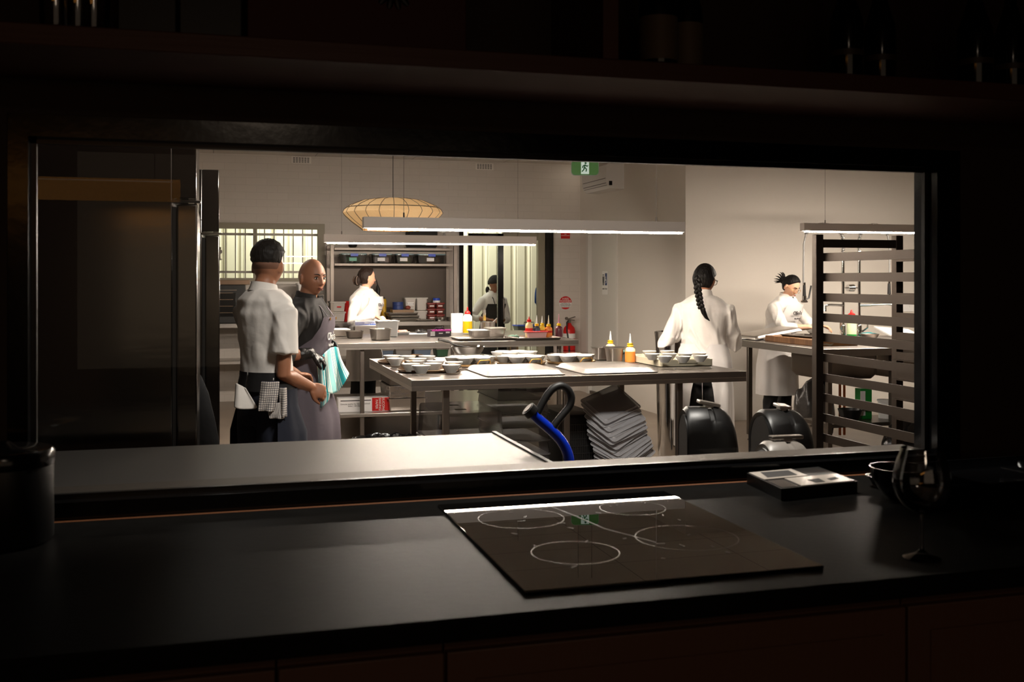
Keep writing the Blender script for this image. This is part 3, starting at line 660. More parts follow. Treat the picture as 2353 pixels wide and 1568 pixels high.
    for s in (-1, 1):
        hx = .052*H*girth; kn = Vector((s*(hx+legspread*.4), .02, .285*H)); an = Vector((s*(hx+legspread*.6), 0, .05*H))
        tm.capsule([(s*hx, 0, .49*H), (s*hx, 0, .40*H), kn, kn.lerp(an, .5)-Vector((0, .008, 0)), an+Vector((0, 0, .01))], [.062*H*girth**.5, .060*H*girth**.5, .048*H, .046*H, .042*H])
    remesh(tm, 'trousers', pants, root, .010, 5, wr*.9, 7, seed=seed)
    if feet:
        for s in (-1, 1):
            hx = .052*H*girth+legspread*.6; sm = MB()
            sm.loft([[(s*hx+x*sc, y*sc2+.045, z) for x, y in rrect(.095, .275, .045, 7)] for sc, sc2, z in ((1, 1, 0), (1.02, 1.01, .02), (.98, .98, .035), (.8, .85, .065), (.6, .5, .085))]); sm.obj('shoe', 'black', root)
    # shirt
    sm = MB(); torso(sm, hem, .842, .016)
    for key, (S, E, W) in P.arms.items():
        s = 1 if key == 'R' else -1; a = Vector((s*.045*H, cy, .790*H))
        if sleeve == 'short':
            e = S.lerp(E, .66); sm.tube([a, S, S.lerp(E, .4), e], [.038*H, .0395*H, .040*H, .043*H], 20)
        elif sleeve == 'rolled':
            sm.capsule([a, S, S.lerp(E, .5), E, E.lerp(W, .42)], [.038*H, .0395*H, .037*H, .036*H, .031*H], 20)
        else: sm.capsule([a, S, S.lerp(E, .5), E, E.lerp(W, .5), E.lerp(W, .95)], [.038*H, .0395*H, .036*H, .034*H, .031*H, .025*H], 20)
    P.shirt = remesh(sm, 'shirt', shirt, root, .008, 5, wr, 8, seed=seed+3)
    return P
def collar(P, m, h=.045, r=.058, opened=.0, name='collar', add=0, tilt=.012):
    H = P.H; z = .835*H; cy = P.T(.84*H)[0]-.004; mb = MB(); rings = []
    for rr, zz in ((r*1.16, -.004), (r*1.02, h*.5), (r*1.0, h), (r*1.05, h), (r*1.12, h*.55), (r*1.3, -.002)):
        rings.append([((rr+add)*math.sin(a), cy+(rr+add)*1.02*math.cos(a), z+zz-tilt*math.cos(a)-(.02*opened*max(0, math.cos(a))**6)) for a in [opened+(2*PI-2*opened)*k/32 for k in range(33)]])
    mb.loft(rings, closed=False); return mb.obj(name, m, P.root)
def shell(P, name, m, rows, n=40, add=.03, th=.003, wave=0, parent=None, seed=0):
    """cloth sheet hung round the body; rows = (z, angle from, angle to[, extra]) with 0 = front"""
    mb = MB(); H = P.H; out = []; inn = []
    for row in rows:
        z, a0, a1 = row[:3]; ex = row[3] if len(row) > 3 else 0; q = z/H
        if q > .47: cy, rx, ry = P.T(z)
        else: cy, rx, ry = 0, .106*H*P.g*(1+.10*(.47-q)), .094*H*P.g**.5*(1+.35*(.47-q))
        rg = []; ri = []
        for k in range(n):
            a = a0+(a1-a0)*k/(n-1); wv = wave*max(0, min(1, (.62-q)*4))*(.9+math.sin(a*7+seed+q*3)+.5*math.sin(a*13+seed))+.003*noise.noise(Vector((a*3, q*12, seed)))
            for lst, e in ((rg, 0), (ri, -th)): lst.append(((rx+add+ex+wv+e)*math.sin(a), cy+(ry+add+ex+wv+e)*math.cos(a), z))
        out.append(rg); inn.append(ri)
    bm = mb.bm; R = len(out)
    vo = [[bm.verts.new(p) for p in r] for r in out]; vi = [[bm.verts.new(p) for p in r] for r in inn]
    for i in range(R-1):
        for k in range(n-1):
            bm.faces.new((vo[i][k], vo[i][k+1], vo[i+1][k+1], vo[i+1][k])); bm.faces.new((vi[i][k+1], vi[i][k], vi[i+1][k], vi[i+1][k+1]))
        for k in (0, n-1): bm.faces.new((vo[i][k], vo[i+1][k], vi[i+1][k], vi[i][k]))
    for i in (0, R-1):
        for k in range(n-1): bm.faces.new((vo[i][k], vo[i][k+1], vi[i][k+1], vi[i][k]))
    return mb.obj(name, m, parent or P.root)
def hair_cap(P, m, hairline, thick, fem=False, name='hair', rough=.004, seed=0):
    mb = MB(); NM, NN = 60, 60; rings = []
    for j in range(1, NM):
        t = PI*j/NM; rg = []
        for k in range(NN):
            n = Vector((math.sin(t)*math.cos(2*PI*k/NN), math.sin(t)*math.sin(2*PI*k/NN), -math.cos(t)))
            q = max(0, min(1, hairline(n))); p = head_surf(n, fem); e = (thick(n)+rough*noise.noise(n*9+Vector((seed, 0, 0))))*q-.007*(1-q)
            rg.append(P.hp(p+n*e))
        rings.append(rg)
    mb.loft(rings); return mb.obj(name, m, P.root)
def line(n):   # common hairline: hair where value > 0
    ear = math.exp(-((n.y+.12)/.22)**2-((n.z+.12)/.30)**2)*(abs(n.x) > .75)
    return (n.z*1.0-n.y*.95+.02+(.25 if n.y < -.3 else 0))*6-ear*3 if n.y > -.2 else (n.z+.62+(-n.y)*.05)*6-ear*3
def face(P, eyes='open', brow='hair', lips='lip', fem=False):
    for s in (-1, 1):
        if eyes == 'open':
            y = .076
            mb = MB(); mb.ellip(P.hp((s*.0305, y-.0045, .0015)), (.0125*P.hs, .0100*P.hs, .0066*P.hs), P.hrot, 16, 10); e = mb.obj('eye', 'eyewhite', P.root)
            mb = MB(); mb.ellip(P.hp((s*.0305+.002, y+.0035, .001)), (.0052, .0032, .0056), P.hrot, 14, 8); mb.obj('iris', 'iris', e)
            mb = MB(); mb.tube([P.hp((s*.0305+.0145*math.cos(a), y+.0045-.006*abs(math.cos(a))**2, .003+.0065*math.sin(a))) for a in [PI*k/8 for k in range(9)]], .0018, 6); mb.obj('eyelid', brow, e)
        else:
            mb = MB(); mb.tube([P.hp((s*.0305+.0145*math.cos(a), .0795-.006*math.cos(a)**2, -.003+.005*math.sin(a+PI))) for a in [PI*k/8 for k in range(9)]], .0016, 6); mb.obj('eyelash', brow, P.root)
        mb = MB(); mb.tube([P.hp((s*(.012+.036*t), .090-.020*t*t*1.2, .021+.006*math.sin(t*2.6))) for t in [k/7 for k in range(8)]], [.0024, .0036, .0040, .0038, .0034, .0028, .002, .001], 6, flat=.8); mb.obj('eyebrow', brow, P.root)
    mb = MB(); mb.tube([P.hp((-.022+.044*t, .0835+.008*math.sin(PI*t), -.0575-.002*math.cos((t-.5)*9))) for t in [k/8 for k in range(9)]], [.001, .002, .0028, .0032, .0030, .0032, .0028, .002, .001], 8)
    mb.tube([P.hp((-.020+.040*t, .0825+.009*math.sin(PI*t), -.067)) for t in [k/8 for k in range(9)]], [.001, .002, .0032, .0038, .004, .0038, .0032, .002, .001], 8); mb.obj('lips', lips, P.root)
R_ = math.radians
# --- young man with the check towel in his waistband
yc = PY(612, 700, 5.38)
P = human('young man in a short sleeved white shirt seen from behind, check towel at his waistband', (yc.x, yc.y, 0), R_(-55), 1.685,
    {'R': dict(w=PY(710, 888, 5.42), dir=(.75, .1, -.35), palm=(-.2, .9, -.3), hint=(.3, -.85, -.5), curl=1.15),
     'L': dict(w=PY(680, 860, 5.8), dir=(.5, .5, -.1), palm=(0, 0, -1), hint=(-.6, -.4, -.6), curl=.6)},
    lean=-.01, head=(28, -3, 0), skin='skin_brown', sleeve='short', pants='navy', girth=.88, hem=.545, wr=.0055, seed=2)
PYM = P
hair_cap(P, 'hair', lambda n: (line(n)-1.5 if n.y > -.2 else (n.z+.02)*5), lambda n: .003+.022*max(0, min(1, (n.z-.05)*2.2)), rough=.005, seed=3)
hair_cap(P, mat('cropped_fade_hair', (112,76,58), .7), lambda n: (line(n) if n.y > -.2 else (n.z+.46)*3), lambda n: .0010, rough=.0, name='hair_fade')
collar(P, 'shirt', .042, .060); collar(P, 'blackcloth', .030, .0555, name='neck_scarf', tilt=.004)
shell(P, 'waist_apron', 'blackcloth', [(z*P.H, R_(-178), R_(178)) for z in (.60, .585, .56, .545)], add=.022)
shell(P, 'apron_skirt', 'navy', [(z*P.H, R_(-115), R_(115)) for z in (.55, .50, .42, .35, .28)], add=.028, wave=.006)
# white pocket lining and folded check towel tucked at his back
tm_ = bpy.data.materials.new('check_towel_cloth'); tm_.use_nodes = True; nt = tm_.node_tree; b = nt.nodes['Principled BSDF']; b.inputs['Roughness'].default_value = .9
tc = nt.nodes.new('ShaderNodeTexCoord'); sp = nt.nodes.new('ShaderNodeSeparateXYZ'); nt.links.new(tc.outputs['UV'], sp.inputs[0])
def stripe(nt, src, freq, duty):
    a = nt.nodes.new('ShaderNodeMath'); a.operation = 'MULTIPLY'; a.inputs[1].default_value = freq; nt.links.new(src, a.inputs[0])
    f = nt.nodes.new('ShaderNodeMath'); f.operation = 'FRACT'; nt.links.new(a.outputs[0], f.inputs[0])
    l = nt.nodes.new('ShaderNodeMath'); l.operation = 'LESS_THAN'; l.inputs[1].default_value = duty; nt.links.new(f.outputs[0], l.inputs[0]); return l.outputs[0]
s1 = stripe(nt, sp.outputs[0], 9, .22); s2 = stripe(nt, sp.outputs[1], 13, .22)
mx_ = nt.nodes.new('ShaderNodeMath'); mx_.operation = 'MAXIMUM'; nt.links.new(s1, mx_.inputs[0]); nt.links.new(s2, mx_.inputs[1])
mc = nt.nodes.new('ShaderNodeMix'); mc.data_type = 'RGBA'; mc.inputs['A'].default_value = (*srgb((210,202,194)), 1); mc.inputs['B'].default_value = (*srgb((52,50,66)), 1)
nt.links.new(mx_.outputs[0], mc.inputs['Factor']); nt.links.new(mc.outputs['Result'], b.inputs['Base Color'])
def cloth_grid(name, m, grid, parent=None, th=.004, uv=True):
    """sheet from a grid of points, given a little thickness"""
    bm = bmesh.new(); ul = bm.loops.layers.uv.new('UVMap'); R, C = len(grid), len(grid[0])
    vs = [[bm.verts.new(p) for p in r] for r in grid]
    for i in range(R-1):
        for j in range(C-1):
            f = bm.faces.new((vs[i][j], vs[i][j+1], vs[i+1][j+1], vs[i+1][j]))
            for lp, (a, c) in zip(f.loops, ((i, j), (i, j+1), (i+1, j+1), (i+1, j))): lp[ul].uv = (c/(C-1), a/(R-1))
    me = bpy.data.meshes.new('tmp'); bm.to_mesh(me); bm.free(); me.materials.append(M[m] if isinstance(m, str) else m)
    o = bpy.data.objects.new('tmp', me); COL.objects.link(o)
    s = o.modifiers.new('s', 'SUBSURF'); s.levels = 1; s = o.modifiers.new('t', 'SOLIDIFY'); s.thickness = th; s.offset = 0
    nm = bpy.data.meshes.new_from_object(o.evaluated_get(bpy.context.evaluated_depsgraph_get())); bpy.data.objects.remove(o)
    nm.name = name; nm.shade_smooth(); ob = bpy.data.objects.new(name, nm); COL.objects.link(ob); ob.parent = parent; return ob
def wall_pts(P, px0, px1, py0, py1, Y, R, C, bulge=.02, jig=.004, sd=0, slant=0):
    g = []
    for i in range(R):
        r = []
        for j in range(C):
            u, v = j/(C-1), i/(R-1); q = PY(px0+(px1-px0)*u+slant*v, py0+(py1-py0)*v, Y)
            q.y += -bulge*math.sin(PI*u)+.012*math.sin(u*9+v*4+sd)*(.3+v)+jig*noise.noise(Vector((u*5, v*5, sd))); r.append(q)
        g.append(r)
    return g
YT = PYM.root.location.y-.20
o = cloth_grid('check_towel', tm_, wall_pts(P, 600, 642, 876, 945, YT, 12, 10, .02, sd=1, slant=-8), None); tag(o, 'white and dark check tea towel folded over the young man\'s waistband', 'tea towel')
o.parent = None
tw = o
m2 = cloth_grid('towel_tail', tm_, wall_pts(P, 641, 658, 890, 958, YT+.01, 10, 7, .02, sd=4, slant=2), tw)
o = cloth_grid('towel_fold', tm_, wall_pts(P, 612, 648, 925, 962, YT+.012, 8, 8, .015, sd=7, slant=6), tw)
o = cloth_grid('white_cloth', 'shirt', [[PY(542+22*u+(18*v if u > .5 else 0)*1.0-4*v+14*u*v, 880+ (57+4*math.sin(3*u))*v-12*u*(1-v)*-1, YT+.03-.012*math.sin(6*u)) for u in [j/6 for j in range(7)]] for v in [i/8 for i in range(9)]], None)
tag(o, 'white cloth tucked at the back of the young man\'s dark apron', 'cloth')
# --- bald man with grey apron and black gloves
bc = PY(700, 700, 6.12)
P = human('bald man in a black jacket and grey apron with black gloves holding a teal towel', (bc.x, bc.y, 0), R_(-112), 1.62,
    {'R': dict(w=PY(713, 812, 5.92), dir=(.85, -.05, -.45), palm=(-.3, .3, -.9), hint=(.6, -.5, -.5), curl=1.0),
     'L': dict(w=PY(741, 779, 6.22), dir=(.85, .0, -.5), palm=(0, -.5, -.9), hint=(-.5, -.6, -.5), curl=.8)},
    lean=.02, head=(-32, -4, 0), skin='skin_tan', shirt='blackcloth', sleeve='rolled', pants='blackcloth', glove='glove', girth=1.02, voxel=.0042, seed=5)
PB = P; face(P, 'open', lips=mat('brown_lip', (122,72,60), .7, spec=.2))
collar(P, 'blackcloth', .040, .058, .35)
H = P.H
shell(P, 'apron', 'apron_g', [(.775*H, R_(-32), R_(32), .01), (.74*H, R_(-40), R_(40), .01), (.70*H, R_(-55), R_(55)), (.66*H, R_(-95), R_(95)), (.61*H, R_(-110), R_(110)), (.56*H, R_(-112), R_(112)), (.50*H, R_(-110), R_(110)), (.42*H, R_(-105), R_(105)), (.34*H, R_(-100), R_(100)), (.28*H, R_(-98), R_(98))], add=.033, wave=.008, seed=2)
for s in (-1, 1):
    cyy, rx, ry = P.T(.78*H); mb = MB(); mb.tube([(s*.058, cyy+ry+.030, .775*H), (s*.062, cyy+ry*.6+.030, .812*H), (s*.060, cyy-.01, .838*H)], .006, 8, flat=.4); mb.obj('apron_strap', 'apron_g', P.root)
    mb = MB(); mb.lathe([(.008, 0), (.008, .004)], (s*.058, cyy+ry+.042, .768*H), 12, rot=Matrix.Rotation(-PI/2, 3, 'X')); mb.obj('brass_stud', 'gold', P.root)
cyy, rx, ry = P.T(.705*H)
text("Olio's", .062, 'whiteplastic', P.root, (0.01, cyy+ry+.038, .705*H), (PI/2, 0, PI), 'apron_logo', ext=.002); text('Fine Food', .024, 'whiteplastic', P.root, (.01, cyy+ry+.036, .675*H), (PI/2, 0, PI), 'apron_logo', ext=.002)
# teal striped towel between his gloved hands
tt = bpy.data.materials.new('teal_striped_towel_cloth'); tt.use_nodes = True; nt = tt.node_tree; b = nt.nodes['Principled BSDF']; b.inputs['Roughness'].default_value = .9
tc = nt.nodes.new('ShaderNodeTexCoord'); sp = nt.nodes.new('ShaderNodeSeparateXYZ'); nt.links.new(tc.outputs['UV'], sp.inputs[0])
crn = nt.nodes.new('ShaderNodeValToRGB'); crn.color_ramp.interpolation = 'CONSTANT'; nt.links.new(sp.outputs[0], crn.inputs[0])
T1, T2, W_ = (*srgb((44,160,168)), 1), (*srgb((150,212,212)), 1), (*srgb((232,232,222)), 1)
stops = [(0, W_), (.04, T1), (.14, W_), (.17, T1), (.19, W_), (.22, T1), (.24, W_), (.28, T2), (.46, W_), (.50, T1), (.52, W_), (.55, T1), (.57, W_), (.61, T1), (.64, W_), (.67, T1), (.84, W_), (.87, T1), (.90, W_), (.93, T1), (.95, W_)]
el = crn.color_ramp.elements; el[0].color = W_; el[1].position = .04; el[1].color = T1
for p_, c_ in stops[2:]: e = el.new(p_); e.color = c_
nt.links.new(crn.outputs[0], b.inputs['Base Color'])
top = [(740, 818), (749, 808), (760, 799), (770, 797), (777, 799)]; bot = [(745, 900), (762, 906), (778, 900), (792, 880), (803, 860)]
g = []
for i in range(13):
    v = i/12; r = []
    for j in range(17):
        u = j/16; f = u*4; k = min(3, int(f)); f -= k
        a = (top[k][0]*(1-f)+top[k+1][0]*f, top[k][1]*(1-f)+top[k+1][1]*f); c_ = (bot[k][0]*(1-f)+bot[k+1][0]*f, bot[k][1]*(1-f)+bot[k+1][1]*f)
        Y = 5.93+.20*u+.035*math.sin(u*10+v*3)*(.2+v)
        r.append(PY(a[0]*(1-v)+c_[0]*v-4*math.sin(v*3.1)*u, a[1]*(1-v)+c_[1]*v, Y))
    g.append(r)
o = cloth_grid('tea_towel', tt, g, None, .003); tag(o, 'teal and white striped tea towel held open by the bald man in gloves', 'tea towel'); tea = o
pt = PY(770, 852, 5.93)
text('OZZOVA', .050, mat('teal_print', (44,160,168), .8), tea, (pt.x, pt.y-.035, pt.z), (PI/2, R_(62), 0), 'towel_lettering', ext=.002) if False else None
g = [[PY(727+u*16+v*8, 822+v*88+2*u, 5.90+.02*math.sin(u*7+v*2)) for u in [j/6 for j in range(7)]] for v in [i/9 for i in range(10)]]
cloth_grid('near_fold', tt, g, tea, .003)
g = [[PY(738+u*20-2*v+6*v*u*0, 904+v*36*(1-.55*u), 5.91+.02*math.sin(u*7+v*2)) for u in [j/6 for j in range(7)]] for v in [i/6 for i in range(7)]]
cloth_grid('hanging_corner', tt, g, tea, .003)
# --- woman at the back bench with a hair claw
wc = PY(834, 700, 11.28)
P = human('woman in white shirt and apron with a hair claw, turned towards the back bench', (wc.x, wc.y, 0), R_(-128), 1.625,
    {'R': dict(w=PY(858, 727, 11.0), dir=(.9, -.1, -.35), palm=(0, -.2, -1), hint=(.8, -.5, -.4), curl=.55),
     'L': dict(w=PY(880, 735, 11.1), dir=(.9, .1, -.2), palm=(0, 0, -1), hint=(-.5, -.6, -.5), curl=.5)},
    lean=.03, head=(52, 0, 0), skin='skin_fair', fem=True, girth=1.18, sleeve='long', pants='blackcloth', seed=8)
PW = P; face(P, 'open', 'hair_brown', fem=True)
hair_cap(P, 'hair_brown', line, lambda n: .012+.010*max(0, -n.y), True, seed=5)
mb = MB(); mb.ellip(P.hp((0, -.112, -.035)), (.045, .035, .055), P.hrot); mb.obj('hair_bun', 'hair_brown', P.root)
mb = MB()
for s in (-1, 1): mb.loft([[P.hp((s*.034+x*.006, -.128-.022*math.cos(a), -.03+.052*math.sin(a)+0)) for x in (-1, 1)]+[P.hp((s*.034+x*.006, -.120-.018*math.cos(a), -.03+.045*math.sin(a))) for x in (1, -1)] for a in [-1.3+2.6*k/10 for k in range(11)]])
mb.box(P.hp((0, -.157, -.03)), (.02, .02, .03)); mb.obj('hair_claw', mat('tortoise_hair_claw', (70,52,42), .3), P.root)
collar(P, 'shirt', .04, .054, .25); H = P.H
shell(P, 'apron', 'apron_w', [(.79*H, R_(-34), R_(34), .03), (.74*H, R_(-42), R_(42), .035), (.69*H, R_(-60), R_(60), .02), (.65*H, R_(-100), R_(100), .01), (.58*H, R_(-115), R_(115)), (.50*H, R_(-115), R_(115)), (.40*H, R_(-112), R_(112)), (.30*H, R_(-110), R_(110)), (.24*H, R_(-110), R_(110))], add=.028, wave=.008, seed=1)
mb = MB(); mb.box(P.L(P.root.location)+Vector((0, P.T(.82*H)[0]+.075, .815*H)), (.035, .02, .03), (0, .7, 0)); mb.obj('neck_tie', 'blackcloth', P.root)
cyy, rx, ry = P.T(.72*H); text("Olio's", .050, 'grey_print', P.root, (.0, cyy+ry+.075, .735*H), (R_(84), 0, PI), 'apron_logo', ext=.002); text('Fine Food', .020, 'grey_print', P.root, (0, cyy+ry+.073, .705*H), (R_(84), 0, PI), 'apron_logo', ext=.002)
# --- woman with the long braid
gc = PY(1617, 700, 6.92)
P = human('woman with a long black braid seen from behind, white shirt and white apron', (gc.x, gc.y, 0), R_(-30), 1.605,
    {'R': dict(w=PY(1660, 745, 7.12), dir=(-.3, .8, 0), palm=(0, 0, -1), hint=(.45, -.35, -1), curl=.5),
     'L': dict(w=PY(1575, 752, 7.05), dir=(.3, .8, 0), palm=(0, 0, -1), hint=(-.5, -.45, -1), curl=.5)},
    lean=.02, head=(-22, -12, 0), skin='skin_tan', fem=True, girth=1.03, sleeve='long', pants='blackcloth', legspread=.09, wr=.008, seed=11)
PG = P; H = P.H; face(P, 'down')
hair_cap(P, 'hair', line, lambda n: .016+.006*max(0, -n.y), True, rough=.002, seed=2)
mb = MB(); cz = P.hp((0, -.10, -.05)); pts = [PY(a, b_, 0) for a, b_ in ()] 
path = [PY(1604, 640, 6.70), PY(1603, 655, 6.68), PY(1604, 670, 6.69), PY(1607, 684, 6.70), PY(1609, 698, 6.705), PY(1613, 710, 6.71)]
for i in range(16):
    t = i/15*(len(path)-1); k = min(len(path)-2, int(t)); p = path[k].lerp(path[k+1], t-k); p = P.L(p); s = 1 if i % 2 else -1; w_ = .0205-.005*i/15
    mb.ellip(p+Vector((s*.011, -.006, 0)), (w_*.85, w_*.85, w_*1.15), Matrix.Rotation(s*-.6, 3, 'Y'), 14, 10)
mb.tube([P.L(PY(1612, 706, 6.71)), P.L(PY(1617, 718, 6.715)), P.L(PY(1623, 730, 6.72)), P.L(PY(1631, 738, 6.72))], [.016, .018, .012, .002], 12); mb.obj('braid', 'hair', P.root)
collar(P, 'shirt', .045, .055)
mb = MB()
for s in (-1, 1): mb.tube([P.hp((s*.079, -.01, .004)), P.hp((s*.078, .06, .006)), P.hp((s*.060, .094, .005))], .002, 6); mb.tube([P.hp((s*.034+.024*math.cos(a), .102-.008*abs(math.cos(a)), -.002+.019*math.sin(a))) for a in [2*PI*k/16 for k in range(17)]], .0018, 6)
mb.obj('glasses', 'black', P.root)
gap = [(.625, 18), (.612, 14), (.60, 8), (.588, 4), (.575, 5), (.55, 9), (.52, 14), (.48, 17), (.42, 22), (.35, 26), (.28, 27), (.20, 28), (.16, 28)]
shell(P, 'apron', 'apron_w', [(q*H, R_(-180+a), R_(180-a)) for q, a in gap], add=.030, n=90, wave=.007, seed=4)
cyy, rx, ry = P.T(.58*H); mb = MB()
for dx, ln, ph in ((-.035, .11, 0), (-.01, .13, 1), (.008, .10, 2), (.0, .36, 3)): mb.tube([(.002, cyy-ry-.034, .588*H), (dx*.7, cyy-ry-.050, .588*H-ln*.3), (dx, cyy-ry-.046+.004*math.sin(ph), .588*H-ln*.7), (dx*.9, cyy-ry-.040, .588*H-ln)], [.006, .009, .009, .007], 8, flat=.3)
mb.ellip((0, cyy-ry-.040, .588*H), (.014, .012, .012)); mb.obj('apron_ties', 'apron_w', P.root)
# --- woman with glasses at the sinks
kc = PY(1786, 700, 9.32)
P = human('woman with gold glasses and a dark bun in white, bending over the sink bench', (kc.x, kc.y, 0), R_(-158), 1.545,
    {'R': dict(w=PY(1858, 752, 8.86), dir=(.9, -.15, -.05), palm=(.1, .3, -1), hint=(.8, -.5, -.5), curl=.4),
     'L': dict(w=PY(1884, 748, 9.0), dir=(.8, -.5, -.2), palm=(0, 0, -1), hint=(-.7, -.5, -.5), curl=.6)},
    lean=.11, head=(2, -30, 0), skin='skin_fair', fem=True, girth=1.12, sleeve='rolled', pants='blackcloth', voxel=.0045, wr=.0075, seed=14)
PK = P; H = P.H; face(P, 'down', fem=True)
hair_cap(P, 'hair', line, lambda n: .014+.006*max(0, -n.y), True, rough=.002, seed=6)
mb = MB(); mb.ellip(P.hp((0, -.118, .01)), (.036, .036, .040), P.hrot); random.seed(3)
for i in range(9):
    a = -1.2+i*.5; q = Vector((.03*math.sin(a), -.14, .03*math.cos(a)*1.0+.01)); mb.tube([P.hp(q*.9), P.hp(q+Vector((.025*math.sin(a), -.02, .03*math.cos(a)))), P.hp(q+Vector((.04*math.sin(a), -.045, .04*math.cos(a)-.01)))], [.010, .007, .001], 6)
mb.obj('hair_bun', 'hair', P.root)
collar(P, 'shirt', .04, .054, .3)
mb = MB()
for s in (-1, 1): mb.tube([P.hp((s*.079, -.01, .004)), P.hp((s*.078, .06, .0)), P.hp((s*.060, .094, -.006))], .0015, 6); mb.tube([P.hp((s*.034+.024*math.cos(a), .103-.008*abs(math.cos(a)), -.010+.020*math.sin(a))) for a in [2*PI*k/20 for k in range(21)]], .0015, 6)
mb.tube([P.hp((-.011, .103, -.008)), P.hp((0, .106, -.005)), P.hp((.011, .103, -.008))], .0015, 6); mb.obj('glasses', 'gold', P.root)
shell(P, 'apron', 'apron_w', [(.79*H, R_(-34), R_(34), .03), (.74*H, R_(-42), R_(42), .035), (.69*H, R_(-60), R_(60), .02), (.65*H, R_(-100), R_(100), .01), (.58*H, R_(-125), R_(125)), (.50*H, R_(-128), R_(128)), (.40*H, R_(-128), R_(128)), (.30*H, R_(-128), R_(128)), (.21*H, R_(-128), R_(128))], add=.028, wave=.008, seed=9)
mb = MB(); mb.box((0, P.T(.82*H)[0]+.080, .822*H), (.045, .02, .035), (0, .75, 0)); mb.obj('neck_tie', 'blackcloth', P.root)
cyy, rx, ry = P.T(.72*H); text("Olio's", .056, 'grey_print', P.root, (.0, cyy+ry+.074, .735*H), (R_(98), 0, PI), 'apron_logo', ext=.003); text('Fine Food', .022, 'grey_print', P.root, (0, cyy+ry+.070, .700*H), (R_(98), 0, PI), 'apron_logo', ext=.003)
# --- woman in a cap outside the glass door
oc = PY(1131, 700, 13.75)
P = human('woman in dark cap and black apron standing outside behind the glass door', (oc.x, oc.y, -.04), R_(-165), 1.58,
    {'R': dict(w=PY(1120, 735, 13.5), dir=(.9, -.1, 0), palm=(0, 0, -1), hint=(.8, -.5, -.5), curl=.6), 'L': dict(w=PY(1150, 735, 13.5), dir=(-.5, -.6, 0), palm=(0, 0, -1), hint=(-.8, -.5, -.5), curl=.6)},
    lean=.03, head=(15, -8, 0), skin='skin_tan', fem=True, sleeve='rolled', pants='blackcloth', voxel=.007, seed=17)
H = P.H; face(P, 'open', fem=True)
hair_cap(P, 'blackcloth', lambda n: (n.z+.05-n.y*.25)*6, lambda n: .020, True, name='cap', rough=.006)
mb = MB(); mb.ellip(P.hp((.03, -.10, -.10)), (.03, .03, .05)); mb.obj('ponytail', 'hair', P.root)
collar(P, 'shirt', .04, .054, .4)
shell(P, 'apron', 'blackcloth', [(.745*H, R_(-45), R_(45), .02), (.70*H, R_(-58), R_(58), .01), (.65*H, R_(-100), R_(100), .01), (.58*H, R_(-115), R_(115)), (.45*H, R_(-115), R_(115)), (.28*H, R_(-110), R_(110))], add=.026, wave=.008)
for s in (-1, 1): cyy, rx, ry = P.T(.77*H); mb = MB(); mb.tube([(s*.06, cyy+ry+.045, .745*H), (s*.07, cyy+ry+.02, .79*H), (s*.055, cyy, .83*H)], .009, 8, flat=.4); mb.obj('apron_strap', 'blackcloth', P.root)
# ================================================================ DARK ROOM SIDE
CZ = .91
wt = thing('stone_worktop', 'dark stone worktop running below the black window frame', 'worktop', (.6, 2.14, CZ))
m = MB(); m.bx(-2.6, 2.4, -.46, .475, -.04, 0, .004); m.obj('slab', 'counter', wt)
def xfront(px): return PY(px, 1500, 1.69).x
xs = [-1.9, xfront(637)-.62, xfront(637), xfront(1027), xfront(2092), 2.9]
labs = ['brown base cabinet furthest left below the dark worktop', 'brown base cabinet left of the narrow one below the worktop', 'narrow brown base cabinet left of the cooktop\'s wide cabinet', 'wide brown base cabinet directly below the cooktop', 'brown base cabinet at the right end below the wine glass']
for i in range(5):
    a, b = xs[i]+.002, xs[i+1]-.002; w2 = (b-a)/2
    c = thing('base_cabinet', labs[i], 'cabinet', ((a+b)/2, 2.14, 0), 0, None)
    m = MB(); m.bx(-w2, w2, -.42, .47, .1, CZ-.042); m.obj('carcass', 'cabinet', c, False)
    m = MB(); m.bx(-w2+.001, w2-.001, -.44, -.422, .11, CZ-.062, .002); d = m.obj('door', 'cabinet', c)
    m = MB(); m.bx(-w2+.05, w2-.05, -.4425, -.439, .16, CZ-.11); m.obj('door_panel', 'cabinet', d, False)
    m = MB(); m.bx(-w2+.02, w2-.02, -.36, .45, 0, .098); m.obj('plinth', 'black', c, False)
hb = thing('cooktop', 'black glass induction cooktop set in the dark worktop', 'cooktop', (.835, 2.15, CZ))
m = MB(); m.bx(-.305, .30, -.375, .37, .0, .006, .002); m.obj('glass_surface', 'hob', hb)
for x, y, r in ((-.15, .17, .10), (.14, .20, .08), (-.13, -.15, .09), (.14, -.10, .11)):
    m = MB(); m.lathe([(r-.0012, .0062), (r, .0062), (r, .0064), (r-.0012, .0064)], (x, y, 0), 48, False, False); m.obj('zone_ring', mat('grey_printed_ring', (26,25,25), .3), hb)
m = MB(); random.seed(5)
for i in range(26):
    x, y = random.uniform(-.22, .2), random.uniform(-.25, .32); l = random.uniform(.004, .02); m.box((x, y, .0064), (l, random.uniform(.002, .005), .0003), (0, 0, random.uniform(0, 3)))
m.tube([(-.05, .30, .0063), (-.02, .15, .0063), (.0, .02, .0063), (.06, -.12, .0063)], .002, 4, flat=.1); m.obj('smudge', mat('dried_smudge', (70,68,66), .5), hb)
